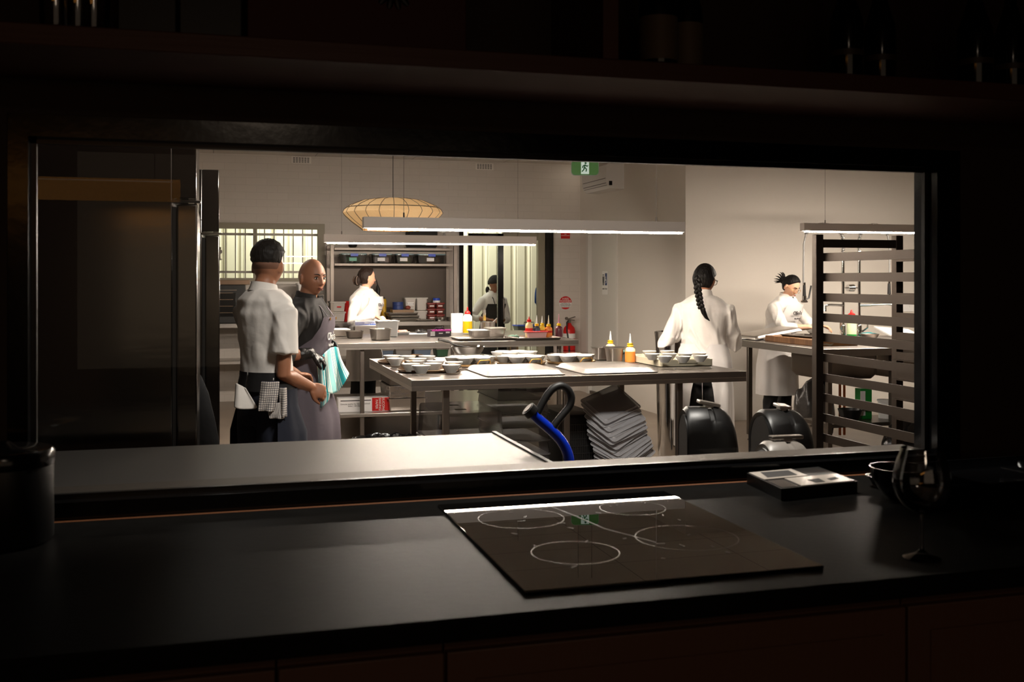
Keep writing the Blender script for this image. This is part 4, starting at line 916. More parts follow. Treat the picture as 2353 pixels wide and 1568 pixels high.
# box of cards
def cq(px, py, z): p = PZ(px, py, z); return (p.x, p.y)
zt_ = .943
A, B, C_, D_ = cq(1716, 1085, zt_), cq(1862, 1090, zt_), cq(1970, 1104, zt_), cq(1795, 1121, zt_)
o = PZ(1845, 1103, zt_); o.z = CZ
cb = thing('card_box', 'black box topped with two white cards beside the wine glass', 'box', o, 0)
q0, q1, q2 = Vector((A[0]-o.x, A[1]-o.y)), Vector((C_[0]-o.x, C_[1]-o.y)), Vector((D_[0]-o.x, D_[1]-o.y)); q3 = q0+q1-q2
ex_ = (q1-q2); ey_ = (q0-q2)
def qd(u, v): p = q2+ex_*u+ey_*v; return (p.x, p.y)
m = MB(); m.prism([qd(0, 0), qd(1, 0), qd(1, 1), qd(0, 1)], 0, .030); m.obj('box_body', 'black', cb, False)
m = MB(); m.prism([qd(.27, .02), qd(.98, .02), qd(.98, .48), qd(.27, .48)], .030, .032); m.prism([qd(0.02, .52), qd(.60, .52), qd(.60, .98), qd(.02, .98)], .030, .032); m.obj('white_card', mat('glossy_white_card', (200,190,180), .12), cb, False)
m = MB(); m.prism([qd(.10, .60), qd(.50, .60), qd(.52, .9), qd(.15, .92)], .032, .0326); m.prism([qd(.50, .10), qd(.62, .10), qd(.64, .30), qd(.48, .28)], .032, .0326); m.prism([qd(.72, .14), qd(.86, .2), qd(.86, .3), qd(.72, .24)], .032, .0326); m.obj('card_print', 'ink', cb, False)
m = MB(); m.prism([qd(.03, .04), qd(.24, .04), qd(.24, .46), qd(.03, .46)], .030, .031); m.obj('dark_card', mat('glossy_dark_card', (40,38,44), .12), cb, False)
# wine glass
g0 = PZ(2118, 1283, CZ)
wg = thing('wine_glass', 'large wine glass with a little red wine on the dark worktop', 'wine glass', g0)
R0 = .056
out = [(.0362, .0), (.0365, .0015), (.030, .004), (.012, .010), (.0045, .018), (.0036, .03), (.0036, .075), (.006, .088), (.018, .094), (.036, .106), (.050, .124), (R0, .145), (.0555, .165), (.050, .190), (.0425, .212), (.040, .221)]
inn = [(.0392, .221), (.0418, .212), (.0492, .190), (.0546, .165), (.0551, .145), (.0490, .124), (.035, .1072), (.017, .0956), (.001, .092)]
sc = 1.0
m = MB(); m.lathe([(.001, 0)]+out[:8], n=48); m.obj('stem', 'stemglass', wg)
m = MB(); m.lathe(out[7:]+inn, n=56, cap0=False); m.obj('bowl', 'stemglass', wg)
m = MB(); m.lathe([(.001, .0925), (.0168, .0962), (.0335, .1074), (.0335, .1076), (.001, .1076)], n=40); m.obj('wine', 'winered', wg)
# canister at left
p = PZ(20, 1262, CZ); can = thing('black_canister', 'tall black canister at the left end of the dark worktop', 'canister', (p.x-.02, p.y+.06, CZ))
m = MB(); m.lathe([(.09, 0), (.098, .01), (.098, .185), (.094, .195), (.02, .197)], n=40); m.obj('body', 'black', can)
m = MB(); m.lathe([(.1, .165), (.101, .172), (.101, .192), (.096, .199), (.03, .2), (.012, .215), (.001, .217)], n=40); m.obj('lid', 'black_gloss', can)
# black bowl and baking trays at right
p = PZ(2072, 1078, .985); b = thing('mixing_bowl', 'black mixing bowl behind the wine glass', 'bowl', (p.x, min(p.y, 2.50), CZ))
m = MB(); m.lathe([(.035, 0), (.055, .02), (.072, .05), (.078, .078), (.080, .08), (.076, .08), (.070, .05), (.05, .022), (.001, .012)], n=40); m.obj('bowl_body', 'black_gloss', b)
for i, (dx, dy, dz, rz, lb) in enumerate(((0, 0, 0, .10, 'black baking tray at the bottom of the pile right of the wine glass'), (.05, .02, .012, -.08, 'black baking tray resting on the lower tray right of the wine glass'), (.12, -.02, .024, .05, 'topmost black baking tray in the pile right of the wine glass'))):
    t = thing('baking_tray', lb, 'tray', (1.93+dx, 2.34+dy, CZ+dz), rz)
    m = MB(); m.loft(pan_rings(.44, .30, .030, .03, .003, .012, .006)); m.obj('tray_body', 'black_gloss', t)
# shelf above the window
S0, S1, SYf = 1.932, 1.975, 2.235
ws = thing('wall_shelf', 'long reddish timber shelf above the black window frame', 'shelf', (.9, 2.43, S0))
m = MB(); m.bx(-3.2, 2.9, SYf-2.43, .185, 0, S1-S0, .003); m.obj('shelf_board', 'shelfwood', ws)
m = MB(); m.bx(PY(1386, 80, SYf).x-.9, PY(1421, 80, SYf).x-.9, SYf-2.43, .185, S1-S0, .62); m.obj('divider', 'shelfwood', ws, False)
m = MB(); m.bx(-3.2, 2.9, SYf-2.43, .185, .62, .66); m.obj('upper_board', 'shelfwood', ws, False)
def sy(px, d=.06): return PY(px, 100, SYf+d)
bot = None
specs = [(1512, .046, 'dark wine bottle with a pale label, left of its pair beside the shelf divider', 1, .0), (1577, .040, 'dark wine bottle with a pale label, right of its pair beside the divider', 1, .04),
         (1945, .042, 'unlabelled dark bottle, left of the middle pair on the shelf', 0, .03), (2022, .040, 'unlabelled dark bottle, right of the middle pair on the shelf', 0, .06), (2240, .046, 'stout dark bottle near the right end of the shelf', 0, .03), (2322, .044, 'dark bottle furthest right on the shelf', 0, .06)]
for px, r, lb, lab, d in specs:
    p = PY(px, 100, SYf+d+.06); t = thing('wine_bottle', lb, 'bottle', (p.x, SYf+d+.06, S1))
    m = MB(); m.lathe([(.001, 0), (r*.95, 0), (r, .006), (r, .13), (r*.96, .155), (r*.62, .20), (r*.36, .24), (.015, .27), (.0145, .30), (.017, .302), (.017, .312), (.001, .313)], n=32); m.obj('bottle_glass', mat('dark_bottle_glass', (7,9,7), .12), t)
    m = MB(); m.lathe([(r+.0006, .012 if lab else .06), (r+.0006, .115 if lab else .075)], n=32, cap0=False, cap1=False); m.obj('label', mat('cream_label', (96,80,62), .6) if lab else mat('dull_gold_label', (60,44,28), .5), t)
    m = MB(); m.lathe([(.0165, .262), (.0175, .312), (.001, .3145)], n=24, cap0=False); m.obj('foil_cap', 'black', t)
for (a, b_, h, d, mm, nm, lb) in ((270, 405, .26, .10, 'black', 'storage_box', 'black box left on the shelf beside the other black box'), (412, 556, .24, .10, 'black', 'storage_box', 'black box with faint lettering left on the shelf'), (568, 1072, .42, .14, mat('dark_red_panel', (72,18,14), .6), 'picture_board', 'large dark red board with a round emblem on the shelf')):
    x0_, x1_ = PY(a, 60, SYf+d).x, PY(b_, 60, SYf+d).x; t = thing(nm, lb, 'box' if nm == 'storage_box' else 'board', ((x0_+x1_)/2, SYf+d+.03, S1)); hw_ = (x1_-x0_)/2
    m = MB(); m.bx(-hw_, hw_, -.03, .15 if nm == 'storage_box' else 0, 0, h, .003); m.obj('board_body' if nm != 'storage_box' else 'box_body', mm, t)
    if nm == 'picture_board':
        m = MB(); px_ = PY(905, 10, SYf+d).x-t.location.x
        for k in range(14):
            a_ = 2*PI*k/14; m.ellip((px_+.035*math.cos(a_), -.032, .165+.035*math.sin(a_)), (.008, .003, .02), Matrix.Rotation(-a_+PI/2, 3, 'Y'), 10, 6)
        m.lathe([(.018, -.002), (.018, .002)], (px_, -.032, .165), 20, rot=Matrix.Rotation(PI/2, 3, 'X')); m.obj('round_emblem', 'black', t)
for i, (px, lb) in enumerate(((128, 'small clear tumbler left on the shelf'), (178, 'clear tumbler on the shelf with a warm glint'), (215, 'clear tumbler on the shelf beside the black boxes'))):
    t = thing('tumbler', lb, 'glass', (PY(px, 40, SYf+.1).x, SYf+.1, S1))
    m = MB(); m.lathe([(.001, 0), (.028, 0), (.030, .004), (.034, .11), (.033, .11), (.028, .008), (.001, .007)], n=28); m.obj('glass_body', 'stemglass', t)

# warm pendant of the dining side, behind the viewer
t = thing('warm_pendant', 'long warm pendant lamp hanging in the dark dining room behind the viewer', 'pendant light', (-.85, -1.5, 1.95)); m = MB(); m.loft([[(x, .07*math.cos(a), .07+.07*math.sin(a)) for a in [2*PI*k/20 for k in range(20)]] for x in (-.65, .65)]); m.obj('lamp_shade', mat('warm_lamp_shade', (230,160,90), .8, emit=((255,170,80), 1.3)), t)
m = MB(); m.tube([(-.5, 0, .14), (-.5, 0, .85)], .003, 6); m.tube([(.5, 0, .14), (.5, 0, .85)], .003, 6); m.obj('suspension_wire', 'black', t)
# ================================================================ ON THE FRONT TABLE
TT = TZ+.0005
def bowl_proto(label, r=.056, h=.047, mat_='ceramic'):
    b = thing('white_bowl', label, 'bowl')
    m = MB(); m.lathe([(.001, .002), (r*.42, .002), (r*.44, 0), (r*.50, 0), (r*.56, .006), (r*.80, h*.55), (r*.98, h-.003), (r, h), (r*.97, h), (r*.77, h*.55), (r*.50, .009), (.001, .007)], n=40); m.obj('bowl_body', mat_, b)
    return b
b0 = bowl_proto('x'); used = [False]
def put_bowl(x, y, z, label, group, s=1):
    if not used[0]: used[0] = True; b0.location = (x, y, z); b0['label'] = label; b0['group'] = group; o = b0
    else: o = dup(b0, (x, y, z), random.random()*6, label, group)
    o.scale = (s, s, s); return o
def relax(pts, dmin, it=60):
    pts = [list(p) for p in pts]
    for _ in range(it):
        for i in range(len(pts)):
            for j in range(i):
                dx, dy = pts[i][0]-pts[j][0], pts[i][1]-pts[j][1]; d = math.hypot(dx, dy)
                if d < dmin: k = (dmin-d)/2/max(d, 1e-4); pts[i][0] += dx*k; pts[i][1] += dy*k; pts[j][0] -= dx*k; pts[j][1] -= dy*k
    return pts
def bowls_at(lst, z, zr, default, group, s=1, dmin=.112):
    ps = relax([(PZ(a, b, zr).x, PZ(a, b, zr).y) for a, b, l in lst], dmin*s)
    for (x, y), (a, b, l) in zip(ps, lst): put_bowl(x, y, z, l or default, group, s)
def loop_handle(mb, c, ang, w, h, r, out=.03):
    d = Vector((math.cos(ang), math.sin(ang), 0)); s = Vector((-d.y, d.x, 0)); c = Vector(c)
    pts = [c-s*w]; 
    for k in range(9): a = PI*k/8; pts.append(c-s*w*math.cos(a)*.9+d*out*(.3+.7*math.sin(a))+Vector((0, 0, h*min(1, math.sin(a)*1.4))))
    pts.append(c+s*w); mb.tube(pts, r, 10)
def round_tray(name, label, c, R, m_, hm, hr=.005, ry=.8, rz=0, hang=(-.9, 2.2), hh=.03):
    t = thing(name, label, 'tray', c, rz)
    m = MB(); prof = [(R*.90, 0), (R*.97, .004), (R, .014), (R+.003, .016), (R-.002, .018), (R*.955, .007), (R*.9, .004)]
    m.loft([[(r*math.cos(a), r*ry*math.sin(a), z) for a in [2*PI*k/56 for k in range(56)]] for r, z in prof]); m.obj('tray_plate', m_, t)
    for a in hang:
        m = MB(); loop_handle(m, (R*.93*math.cos(a), R*ry*.93*math.sin(a), .014), a, .055, hh, hr, .035); m.obj('handle', hm, t)
    return t
p = PZ(988, 854, TZ); round_tray('serving_tray', 'dark metal oval tray of bowls nearest the table corner', (p.x, p.y+.02, TT), .195, 'pewter', 'pewter', .011, .86, 0, (-1.0, 2.1), .035)
zb = TT+.0085; ZR = zb+.047
front = [(968, 840, 'white bowl nearest the front rim of the dark metal oval tray'), (943.5, 836, 'white bowl at the left of the dark oval tray, behind the frontmost bowl'), (953, 829.5, None), (994, 835, None), (1001, 829.5, None), (1036.6, 838.5, 'white bowl beside the curved handle of the dark oval tray'), (1043, 832, None)]
bowls_at(front, zb, ZR, 'white ceramic bowl among others in the middle of the dark oval tray', 'bowls on the dark oval tray')
p = PZ(940, 836, TZ); round_tray('serving_tray', 'dark metal tray of bowls at the left rear corner of the front table', (p.x, p.y+.08, TT), .20, 'pewter', 'pewter', .010, .86, .2, (-2.3, .9), .02)
bowls_at(((908.5, 823.5, 'white bowl at the near left of the rear dark tray'), (900, 817, None), (960, 824, None), (936, 818, None), (981, 818, None)), zb, ZR, 'white ceramic bowl on the rear dark tray by the table corner', 'bowls on the rear dark tray')
gold = [(1086, 842, 'left', 'gold handled tray of film-wrapped bowls behind the left upturned baking tray', .165), (1203, 839, 'middle', 'gold handled tray of film-wrapped bowls, middle of the three', .165), (1322, 837, 'right', 'gold handled tray of film-wrapped bowls beside the steel pans', .165), (1165, 822, 'back', 'gold handled tray of wrapped bowls at the far edge behind the others', .165)]
for px, py, wd, lb, R in gold:
    p = PZ(px, py, TZ); c = Vector((p.x, p.y+.13, TT)); 
    if wd == 'back': c.y = 7.0
    if wd != 'back' : c.y = min(c.y, 6.60)
    t = round_tray('gold_tray', lb, c, R, mat('brushed_gold_tray', (190,160,118), .3, 1), 'gold', .004, .96, 0, (-1.25, 1.9), .03)
    k = 0
    for ry_, xs_ in ((-.097, (-.056, .056)), (0, (-.112, 0, .112)), (.097, (-.056, .056))):
        for x_ in xs_: put_bowl(c.x+x_, c.y+ry_, zb, 'white bowl under cling film on the %s gold handled tray' % wd, 'bowls on the %s gold tray' % wd)
    if wd != 'back':
        m = MB(); rings = []
        for rr, zz in ((.985, .018), (.99, .045), (.97, .060), (.8, .066), (.4, .064), (.02, .065)):
            rings.append([(R*rr*math.cos(a)*(1+.02*math.sin(a*9)), R*.96*rr*math.sin(a)*(1+.03*math.sin(a*7)), zz+.004*noise.noise(Vector((a*3, rr*4, px)))) for a in [2*PI*q/48 for q in range(48)]])
        m.loft(rings, False); f = m.obj('cling_film', 'film', None, loc=(c.x, c.y, TT+.001)); tag(f, 'clear cling film stretched over the bowls on the %s gold handled tray' % wd, 'film', None)
# cream tray with bowls on the right
ct = thing('cream_tray', 'cream plastic tray of white bowls at the right end of the table', 'tray', (2.915, 6.41, TT))
m = MB(); w2, d2 = .185, .29
m.loft([[(x, y, z) for x, y in rrect(2*w2*k, 2*d2*k, .02)] for k, z in ((.98, 0), (1, .004), (1, .045), (.97, .045), (.97, .040), (.02, .040))]); m.obj('tray_body', 'cream', ct)
m = MB(); m.bx(-.06, .07, -d2-.008, -d2+.001, .022, .042, .002); m.obj('grip', 'cream', ct)
zc = TT+.0410
bowls_at(((1527.5, 819.5, 'white bowl at the near left corner of the cream tray'), (1569.6, 820, 'white bowl in the middle of the cream tray\'s front row'), (1609, 818, 'white bowl at the near right corner of the cream tray'), (1499, 814, None), (1538, 813.8, None), (1574, 813.4, None), (1606, 811.8, None), (1492, 807.6, None), (1532.6, 807, None)), zc, zc+.038, 'white bowl in the back rows of the cream tray', 'bowls on the cream tray', .86)
# upturned baking trays
for px, py, x_off, lb in ((1112, 866, 0, 'upturned aluminium baking tray, left one at the front of the table'), (1337, 861, 0, 'upturned aluminium baking tray, right one at the front of the table')):
    q = PZ(px, py, TZ); t = thing('baking_tray', lb, 'tray', (q.x+.245, 5.76+.285, TT))
    m = MB(); m.loft([[(x, y, z) for x, y in rrect(w_, d_, r_)] for w_, d_, r_, z in ((.47, .55, .03, 0), (.48, .56, .03, .003), (.48, .56, .03, .007), (.455, .535, .03, .009), (.43, .51, .04, .026), (.42, .50, .045, .029), (.02, .02, .005, .029))]); m.obj('tray_body', 'alu', t)
# steel bowl with tongs
p = PZ(1047, 815, TZ); b = thing('steel_bowl', 'large steel mixing bowl at the far edge of the front table', 'bowl', (p.x, 7.2, TT)); r = .12
m = MB(); m.lathe([(.05, 0), (.075, .012), (.105, .05), (r, .083), (r+.006, .085), (r, .087), (.10, .05), (.07, .016), (.001, .008)], n=48); m.obj('bowl_body', 'chrome', b)
tg = thing('whisk_tongs', 'black handled tongs resting across the large steel mixing bowl', 'tongs', (p.x, 7.2, TT))
m = MB(); a0 = Vector((-.09, -.02, .094)); m.tube([a0+Vector((.13, .0, -.02)), a0, a0+Vector((-.06, -.01, .03)), a0+Vector((-.13, -.02, .045))], [.006, .007, .009, .010], 8); m.obj('handle', 'black', tg)
m = MB(); m.tube([a0+Vector((-.02, .012, .012)), a0+Vector((-.07, 0, .018)), a0+Vector((-.15, -.01, .028))], .005, 8); m.tube([a0+Vector((.05, 0, -.005)), a0+Vector((.16, .02, -.05))], .004, 8); m.obj('steel_arm', 'steel', tg)
# bain-marie pans, bottles, cloth
def gnpan(label, c, w_, d_, h_, rz=0, name='steel_pan', m_='steel', lid=None, fill=None, group=None):
    t = thing(name, label, 'pan', c, rz, group)
    m = MB(); m.loft(pan_rings(w_, d_, h_, .025, .002, .012, .008)); m.obj('pan_body', m_, t)
    if fill: m = MB(); m.loft([[(x, y, z) for x, y in rrect(w_-.02, d_-.02, .02)] for z in (h_*.4, h_-.012)]); m.obj('contents', fill, t)
    if lid: m = MB(); m.loft([[(x*k, y*k, z) for x, y in rrect(w_+.02, d_+.02, .02)] for k, z in ((1, h_+.0005), (1, h_+.005), (.9, h_+.009), (.3, h_+.010))]); m.obj('pan_lid', lid, t)
    return t
q = PZ(1419, 834, TZ); gnpan('square steel pan with lid beside the orange sauce bottle', (q.x, q.y+.06, TT), .105, .11, .095, .1, lid='steel')
gnpan('square steel pan directly behind the lidded one near the sauce bottles', (q.x-.03, q.y+.24, TT), .105, .11, .09, 0)
def squeeze(label, c, r, h, sauce, cap='yellow', tip='whiteplastic', tiph=.065, band=None, level=.95, body=None, group=None, name='squeeze_bottle'):
    t = thing(name, label, 'bottle', c, 0, group)
    m = MB(); m.lathe([(.001, 0), (r*.95, 0), (r, .006), (r, h*.72), (r*.9, h*.85), (r*.5, h*.95), (r*.45, h)], n=28); m.obj('bottle_body', body or sauce, t)
    if body:
        m = MB(); m.lathe([(r*1.003, .004), (r*1.003, h*level)], n=28, cap0=False, cap1=False); m.obj('sauce', sauce, t)
    m = MB(); m.lathe([(r*.62, h-.001), (r*.66, h+.004), (r*.5, h+.010), (r*.62, h+.018), (r*.3, h+.022)], n=24); m.obj('cap', cap, t)
    m = MB(); m.lathe([(r*.28, h+.02), (r*.16, h+.02+tiph*.6), (r*.06, h+.02+tiph), (.0008, h+.021+tiph)], n=14); m.obj('nozzle', tip, t)
    if band: m = MB(); m.lathe([(r*1.012, h*.42), (r*1.012, h*.60)], n=28, cap0=False, cap1=False); m.obj('label', band, t)
    return t
q = PZ(1452, 834, TZ); squeeze('squeeze bottle of orange sauce standing in front on the table', (q.x, q.y+.03, TT), .035, .108, 'orange', body=mat('milky_bottle', (240,210,170), .3), level=.68)
q = PZ(1414, 827, TZ); squeeze('squeeze bottle of orange sauce behind the steel pans', (q.x+.01, q.y+.12, TT), .034, .108, 'orange', body=mat('milky_bottle', (240,210,170), .3), level=.6)
def lump(name, label, cat, c, sx, sy, sz, m_, seed=0, rz=0, n=2.2):
    mb = MB(); mb.ellip((0, 0, sz*.5), (sx, sy, sz*.55), None, 40, 24)
    for v in mb.bm.verts:
        q = noise.noise(Vector((v.co.x/sx*n, v.co.y/sy*n, v.co.z/sz+seed))); v.co += Vector((v.co.x, v.co.y, 0))*.18*q; v.co.z = max(0, v.co.z+.28*sz*noise.noise(Vector((v.co.x/sx*3, v.co.y/sy*3, seed))))
    o = mb.obj(name, m_, None, loc=c); o.rotation_euler = (0, 0, rz); return tag(o, label, cat)
q = PZ(1372, 812, TZ); lump('cleaning_cloth', 'crumpled pale green cloth at the far edge beside the steel pans', 'cloth', (q.x, 7.14, TT), .11, .06, .055, mat('pale_green_cloth', (150,180,170), .9), 2)
# crumbs near the cream tray
for px, py, lb in ((1552, 849, 'small white crumb in front of the cream tray, left'), (1634, 846, 'small white crumb in front of the cream tray, right')):
    q = PZ(px, py, TZ); m = MB(); m.ellip((0, 0, .003), (.006, .005, .003), None, 10, 6); tag(m.obj('crumb', 'paperw', None, loc=(q.x, q.y, TT)), lb, 'crumb')
# ================================================================ ON THE BACK TABLE
def onb(px, py, dy=0): q = PZ(px, py, TZ); return Vector((q.x, min(max(q.y+dy, BY0+.06), BY1-.06), TT))
gnpan('film-covered steel pan at the front left of the rear table', onb(878, 783, .1), .165, .20, .105, .1, 'steel_pan', 'steel', fill='rust')
gnpan('small dark steel pan left of the film-covered pan', onb(818, 779, .1), .16, .14, .07, 0, 'steel_pan', 'steel_dark', fill='whiteplastic')
gnpan('shallow steel pan with white lid at the left end of the rear table', onb(783, 776, .25), .20, .26, .065, 0, 'steel_pan', 'steel', lid='whiteplastic')
q = onb(800, 768, .5); c = thing('clear_cover', 'large clear plastic lid leaning over the shallow steel pan', 'lid', (q.x+.03, q.y-.35, TT+.105), 0); m = MB(); m.box((0, 0, 0), (.44, .30, .012), (.10, -.18, 0), .004); m.obj('lid_sheet', 'clear', c)
q = onb(893, 777, .1); b = thing('white_tub', 'square white plastic tub beside the film-covered pan', 'tub', (q.x+.02, q.y+.12, TT)); m = MB(); m.loft(pan_rings(.20, .20, .15, .02, .003, .012, .004)); m.obj('tub_body', 'whiteplastic', b)
m = MB(); m.loft([[(x*k, y*k, z) for x, y in rrect(.22, .22, .02)] for k, z in ((1, .1505), (1, .156), (.9, .158))]); m.obj('tub_lid', 'whiteplastic', b)
q = onb(862, 770, 0); c = thing('cling_wrap_box', 'long blue and white cling wrap box behind the pans', 'box', (q.x-.02, q.y+.33, TT+.075), .12); m = MB(); m.box((0, 0, .03), (.30, .06, .055), (0, 0, 0), .002); m.obj('box_body', 'paperw', c); m = MB(); m.bx(-.149, .149, -.0315, -.030, .012, .045); m.obj('blue_print', mat('blue_print', (40,80,170), .5), c, False); text('PROWRAP', .034, 'whiteplastic', c, (.03, -.0318, .028), (PI/2, 0, 0)); 
m = MB(); m.bx(-.15, .15, -.03, .03, -.075, .002); m.obj('box_under', 'steel', c, False)
q = onb(928, 771, .1); t = thing('food_tray', 'small white tray of pink meat right of the white tub', 'tray', q); m = MB(); m.loft(pan_rings(.14, .12, .03, .02, .002, .008, .004)); m.obj('tray_body', 'whiteplastic', t); m = MB()
random.seed(4)
for i in range(6): m.ellip((random.uniform(-.04, .04), random.uniform(-.03, .03), .035), (.028, .024, .015), None, 12, 8)
m.obj('meat', mat('pink_meat', (214,150,136), .5), t)
q = onb(962, 769, .1); m = MB(); m.box((0, 0, .002), (.24, .18, .003), (0, 0, .2)); m.box((.03, .02, .005), (.21, .16, .003), (0, 0, -.1)); tag(m.obj('paper_sheets', 'paperw', None, False, q), 'white paper sheets lying left of the black glove box', 'paper')
lump('black_gloves', 'crumpled black gloves lying on the white paper sheets', 'gloves', q+Vector((.04, .0, .008)), .055, .04, .04, 'glove', 5)
q = onb(1013, 775, .08); t = thing('glove_box', 'black and pink glove box with a black glove sticking out', 'box', q, .1); m = MB(); m.bx(-.105, .105, -.055, .055, 0, .068, .002); m.obj('box_body', mat('dark_printed_card', (46,38,48), .5), t); m = MB(); m.bx(-.09, .107, -.0565, -.02, .055, .0695); m.obj('pink_stripe', mat('magenta_print', (220,70,180), .5), t, False)
m = MB(); m.bx(-.104, -.06, -.0565, -.055, .01, .055); m.bx(-.02, .02, -.0565, -.055, .03, .04); m.bx(.05, .09, -.0565, -.055, .035, .05); m.obj('white_print', 'paperw', t, False); m = MB(); m.tube([(-.05, 0, .068), (-.03, 0, .085), (0, 0, .075), (.03, 0, .088), (.055, 0, .07)], [.01, .012, .018, .012, .006], 8); m.obj('glove_end', 'glove', t)
q = onb(1068, 768, .35); t = thing('paper_roll', 'white paper towel roll standing behind the oil bottle', 'paper roll', q); m = MB(); m.lathe([(.02, 0), (.065, 0), (.065, .20), (.02, .20)], n=32); m.obj('roll', 'paperw', t)
q = onb(1077, 769, .05); t = thing('oil_bottle', 'tall clear bottle of golden oil with a red cap', 'bottle', q+Vector((0, 0, .012))); m = MB(); r = .048
m.lathe([(.001, 0), (r, 0), (r, .155), (r*.92, .172), (r*.55, .19), (r*.5, .195)], n=32); m.obj('bottle_body', mat('clear_squeeze_plastic', (235,235,230), .25), t)
m = MB(); m.lathe([(r*1.004, .002), (r*1.004, .120)], n=32, cap0=False, cap1=False); m.obj('oil', mat('golden_oil', (206,170,16), .25), t)
m = MB(); m.lathe([(r*.6, .193), (r*.62, .205), (r*.45, .222), (r*.2, .228), (r*.12, .262), (.001, .264)], n=24); m.obj('cap', 'red', t)
def sheetpan(label, c, w_, d_, rz=0): t = thing('sheet_pan', label, 'tray', c, rz); m = MB(); m.loft(pan_rings(w_, d_, .022, .02, .002, .012, .008)); m.obj('pan_body', 'alu', t); return t
q0 = onb(1127, 784, .26); sheetpan('aluminium sheet pan under the two steel pans on the rear table', q0, .55, .42)
q = onb(1108, 778, .12); gnpan('shallow steel pan with white paper on the sheet pan', (q.x, q.y, TT+.004), .18, .2, .065, 0, lid='paperw')
q = onb(1146, 778, .12); gnpan('deeper steel pan right of the paper-covered pan', (q.x, q.y+.02, TT+.004), .17, .17, .085, 0, lid='steel')
q = onb(1150, 772, .5); t = thing('steel_pot', 'steel pot with a ladle behind the deeper steel pan', 'pot', (q.x, q.y, TT)); m = MB(); m.lathe([(.001, 0), (.07, 0), (.075, .01), (.078, .115), (.088, .118), (.086, .12), (.073, .116), (.07, .012), (.001, .01)], n=36); m.obj('pot_body', 'steel', t); m = MB(); m.tube([(0, 0, .06), (.05, 0, .11), (.10, 0, .155)], .006, 8); m.obj('ladle', 'steel', t); m = MB(); m.lathe([(.001, .1), (.07, .1)], n=30); m.obj('contents', 'paperw', t)
t = thing('cook_knife', 'upright knife standing in a holder behind the steel pot', 'knife', (q.x+.0, q.y+.14, TT)); m = MB(); m.bx(-.015, .015, -.002, .002, .03, .24, .001); m.obj('blade', 'chrome', t); m = MB(); m.bx(-.035, .035, -.03, .03, 0, .10, .004); m.obj('holder', 'black', t)
q1 = onb(1243, 783, .26); sheetpan('aluminium sheet pan with squeeze bottles at the right end', (min(q1.x, BX1-.24), q1.y, TT), .44, .42)
zs_ = .0045
BT = [(1196, 770, .30, .034, .11, mat('dark_blue_sauce', (60,66,80), .3), 'yellow', 'whiteplastic', .08, 'squeeze bottle of dark grey-blue sauce, furthest left behind the others'),
      (1199, 774, .10, .022, .105, mat('pale_green_sauce', (210,205,120), .3), 'yellow', 'yellow', .06, 'slim squeeze bottle of pale green sauce at the left front'),
      (1210, 776, .06, .036, .150, mat('mayonnaise', (240,205,150), .3), 'red', 'red', .03, 'tall cream coloured mayonnaise bottle with a red cap'),
      (1220, 772, .28, .030, .115, mat('yellow_sauce', (240,200,60), .3), 'yellow', 'whiteplastic', .07, 'squeeze bottle of yellow sauce behind the mayonnaise bottle'),
      (1230, 771, .14, .036, .105, 'orange', 'yellow', 'cream', .085, 'squeeze bottle of orange sauce between mayonnaise and purple bottle'),
      (1243, 769, .16, .036, .110, mat('purple_sauce', (100,50,62), .3), 'yellow', mat('pink_nozzle', (190,130,150), .4), .09, 'squeeze bottle of purple sauce at the right of the bottle group')]
for px, py, dy, r, h, sm_, cap, tip, th_, lb in BT:
    q = onb(px, py, dy); squeeze(lb, (q.x, min(q.y, q1.y+.17), TT+zs_), r, h, sm_, cap, tip, th_, band=('red' if 'mayon' in lb else (mat('blue_print', (40,80,170), .5) if ('orange' in lb or 'grey' in lb) else None)))
q = onb(1237, 778, .03); t = thing('red_lid_box', 'clear plastic box with a red lid in front of the bottles', 'box', (q.x, q.y+.05, TT+zs_)); m = MB(); m.loft([[(x*k, y*k, z) for x, y in rrect(.20, .13, .02)] for k, z in ((.88, 0), (.97, .045), (1, .05))]); m.obj('box_body', mat('milky_pink_plastic', (222,170,168), .3), t); m = MB(); m.loft([[(x*k, y*k, z) for x, y in rrect(.21, .14, .022)] for k, z in ((1, .0505), (1.01, .058), (.95, .062))]); m.obj('box_lid', mat('coral_lid', (226,86,86), .35), t)
lump('rolled_cloth', 'small rolled green cloth between the two sheet pans', 'cloth', onb(1182, 778, .02), .055, .02, .03, mat('mint_cloth', (150,190,170), .9), 9)
# ================================================================ BACK BENCH AND SHELVES
ZB = zt+.0005
def onbb(px, py, dy=.2): q = PY(px, py, OB0+dy); return Vector((q.x, OB0+dy, ZB))
def pxw(n, Y): return n/F*Y*1.02
ov = onbb(510, 740, .33); t = thing('oven', 'black oven with rack shelves behind its glass on the back bench', 'oven', (ov.x-.05, 12.62, ZB)); zt2 = PY(520, 655, 12.3).z-ZB
m = MB(); m.bx(-.33, .31, -.3, .3, 0, zt2, .01); m.obj('oven_body', 'black', t)
m = MB(); m.bx(-.29, .20, -.308, -.3, .08, zt2-.09, .002); d = m.obj('glass_door', 'black_gloss', t)
m = MB()
for k in range(4): m.bx(-.27, .17, -.3105, -.308, .12+k*.075, .126+k*.075)
m.obj('rack_lines', 'pewter', d, False)
m = MB(); m.tube([(-.29, -.325, zt2-.06), (.21, -.325, zt2-.06)], .007, 8); m.obj('handle', 'steel', d)
m = MB(); m.lathe([(.028, -.01), (.026, .01), (.02, .012)], (.235, -.31, .08), 24, rot=Matrix.Rotation(PI/2, 3, 'X')); m.obj('knob', 'steel', t)
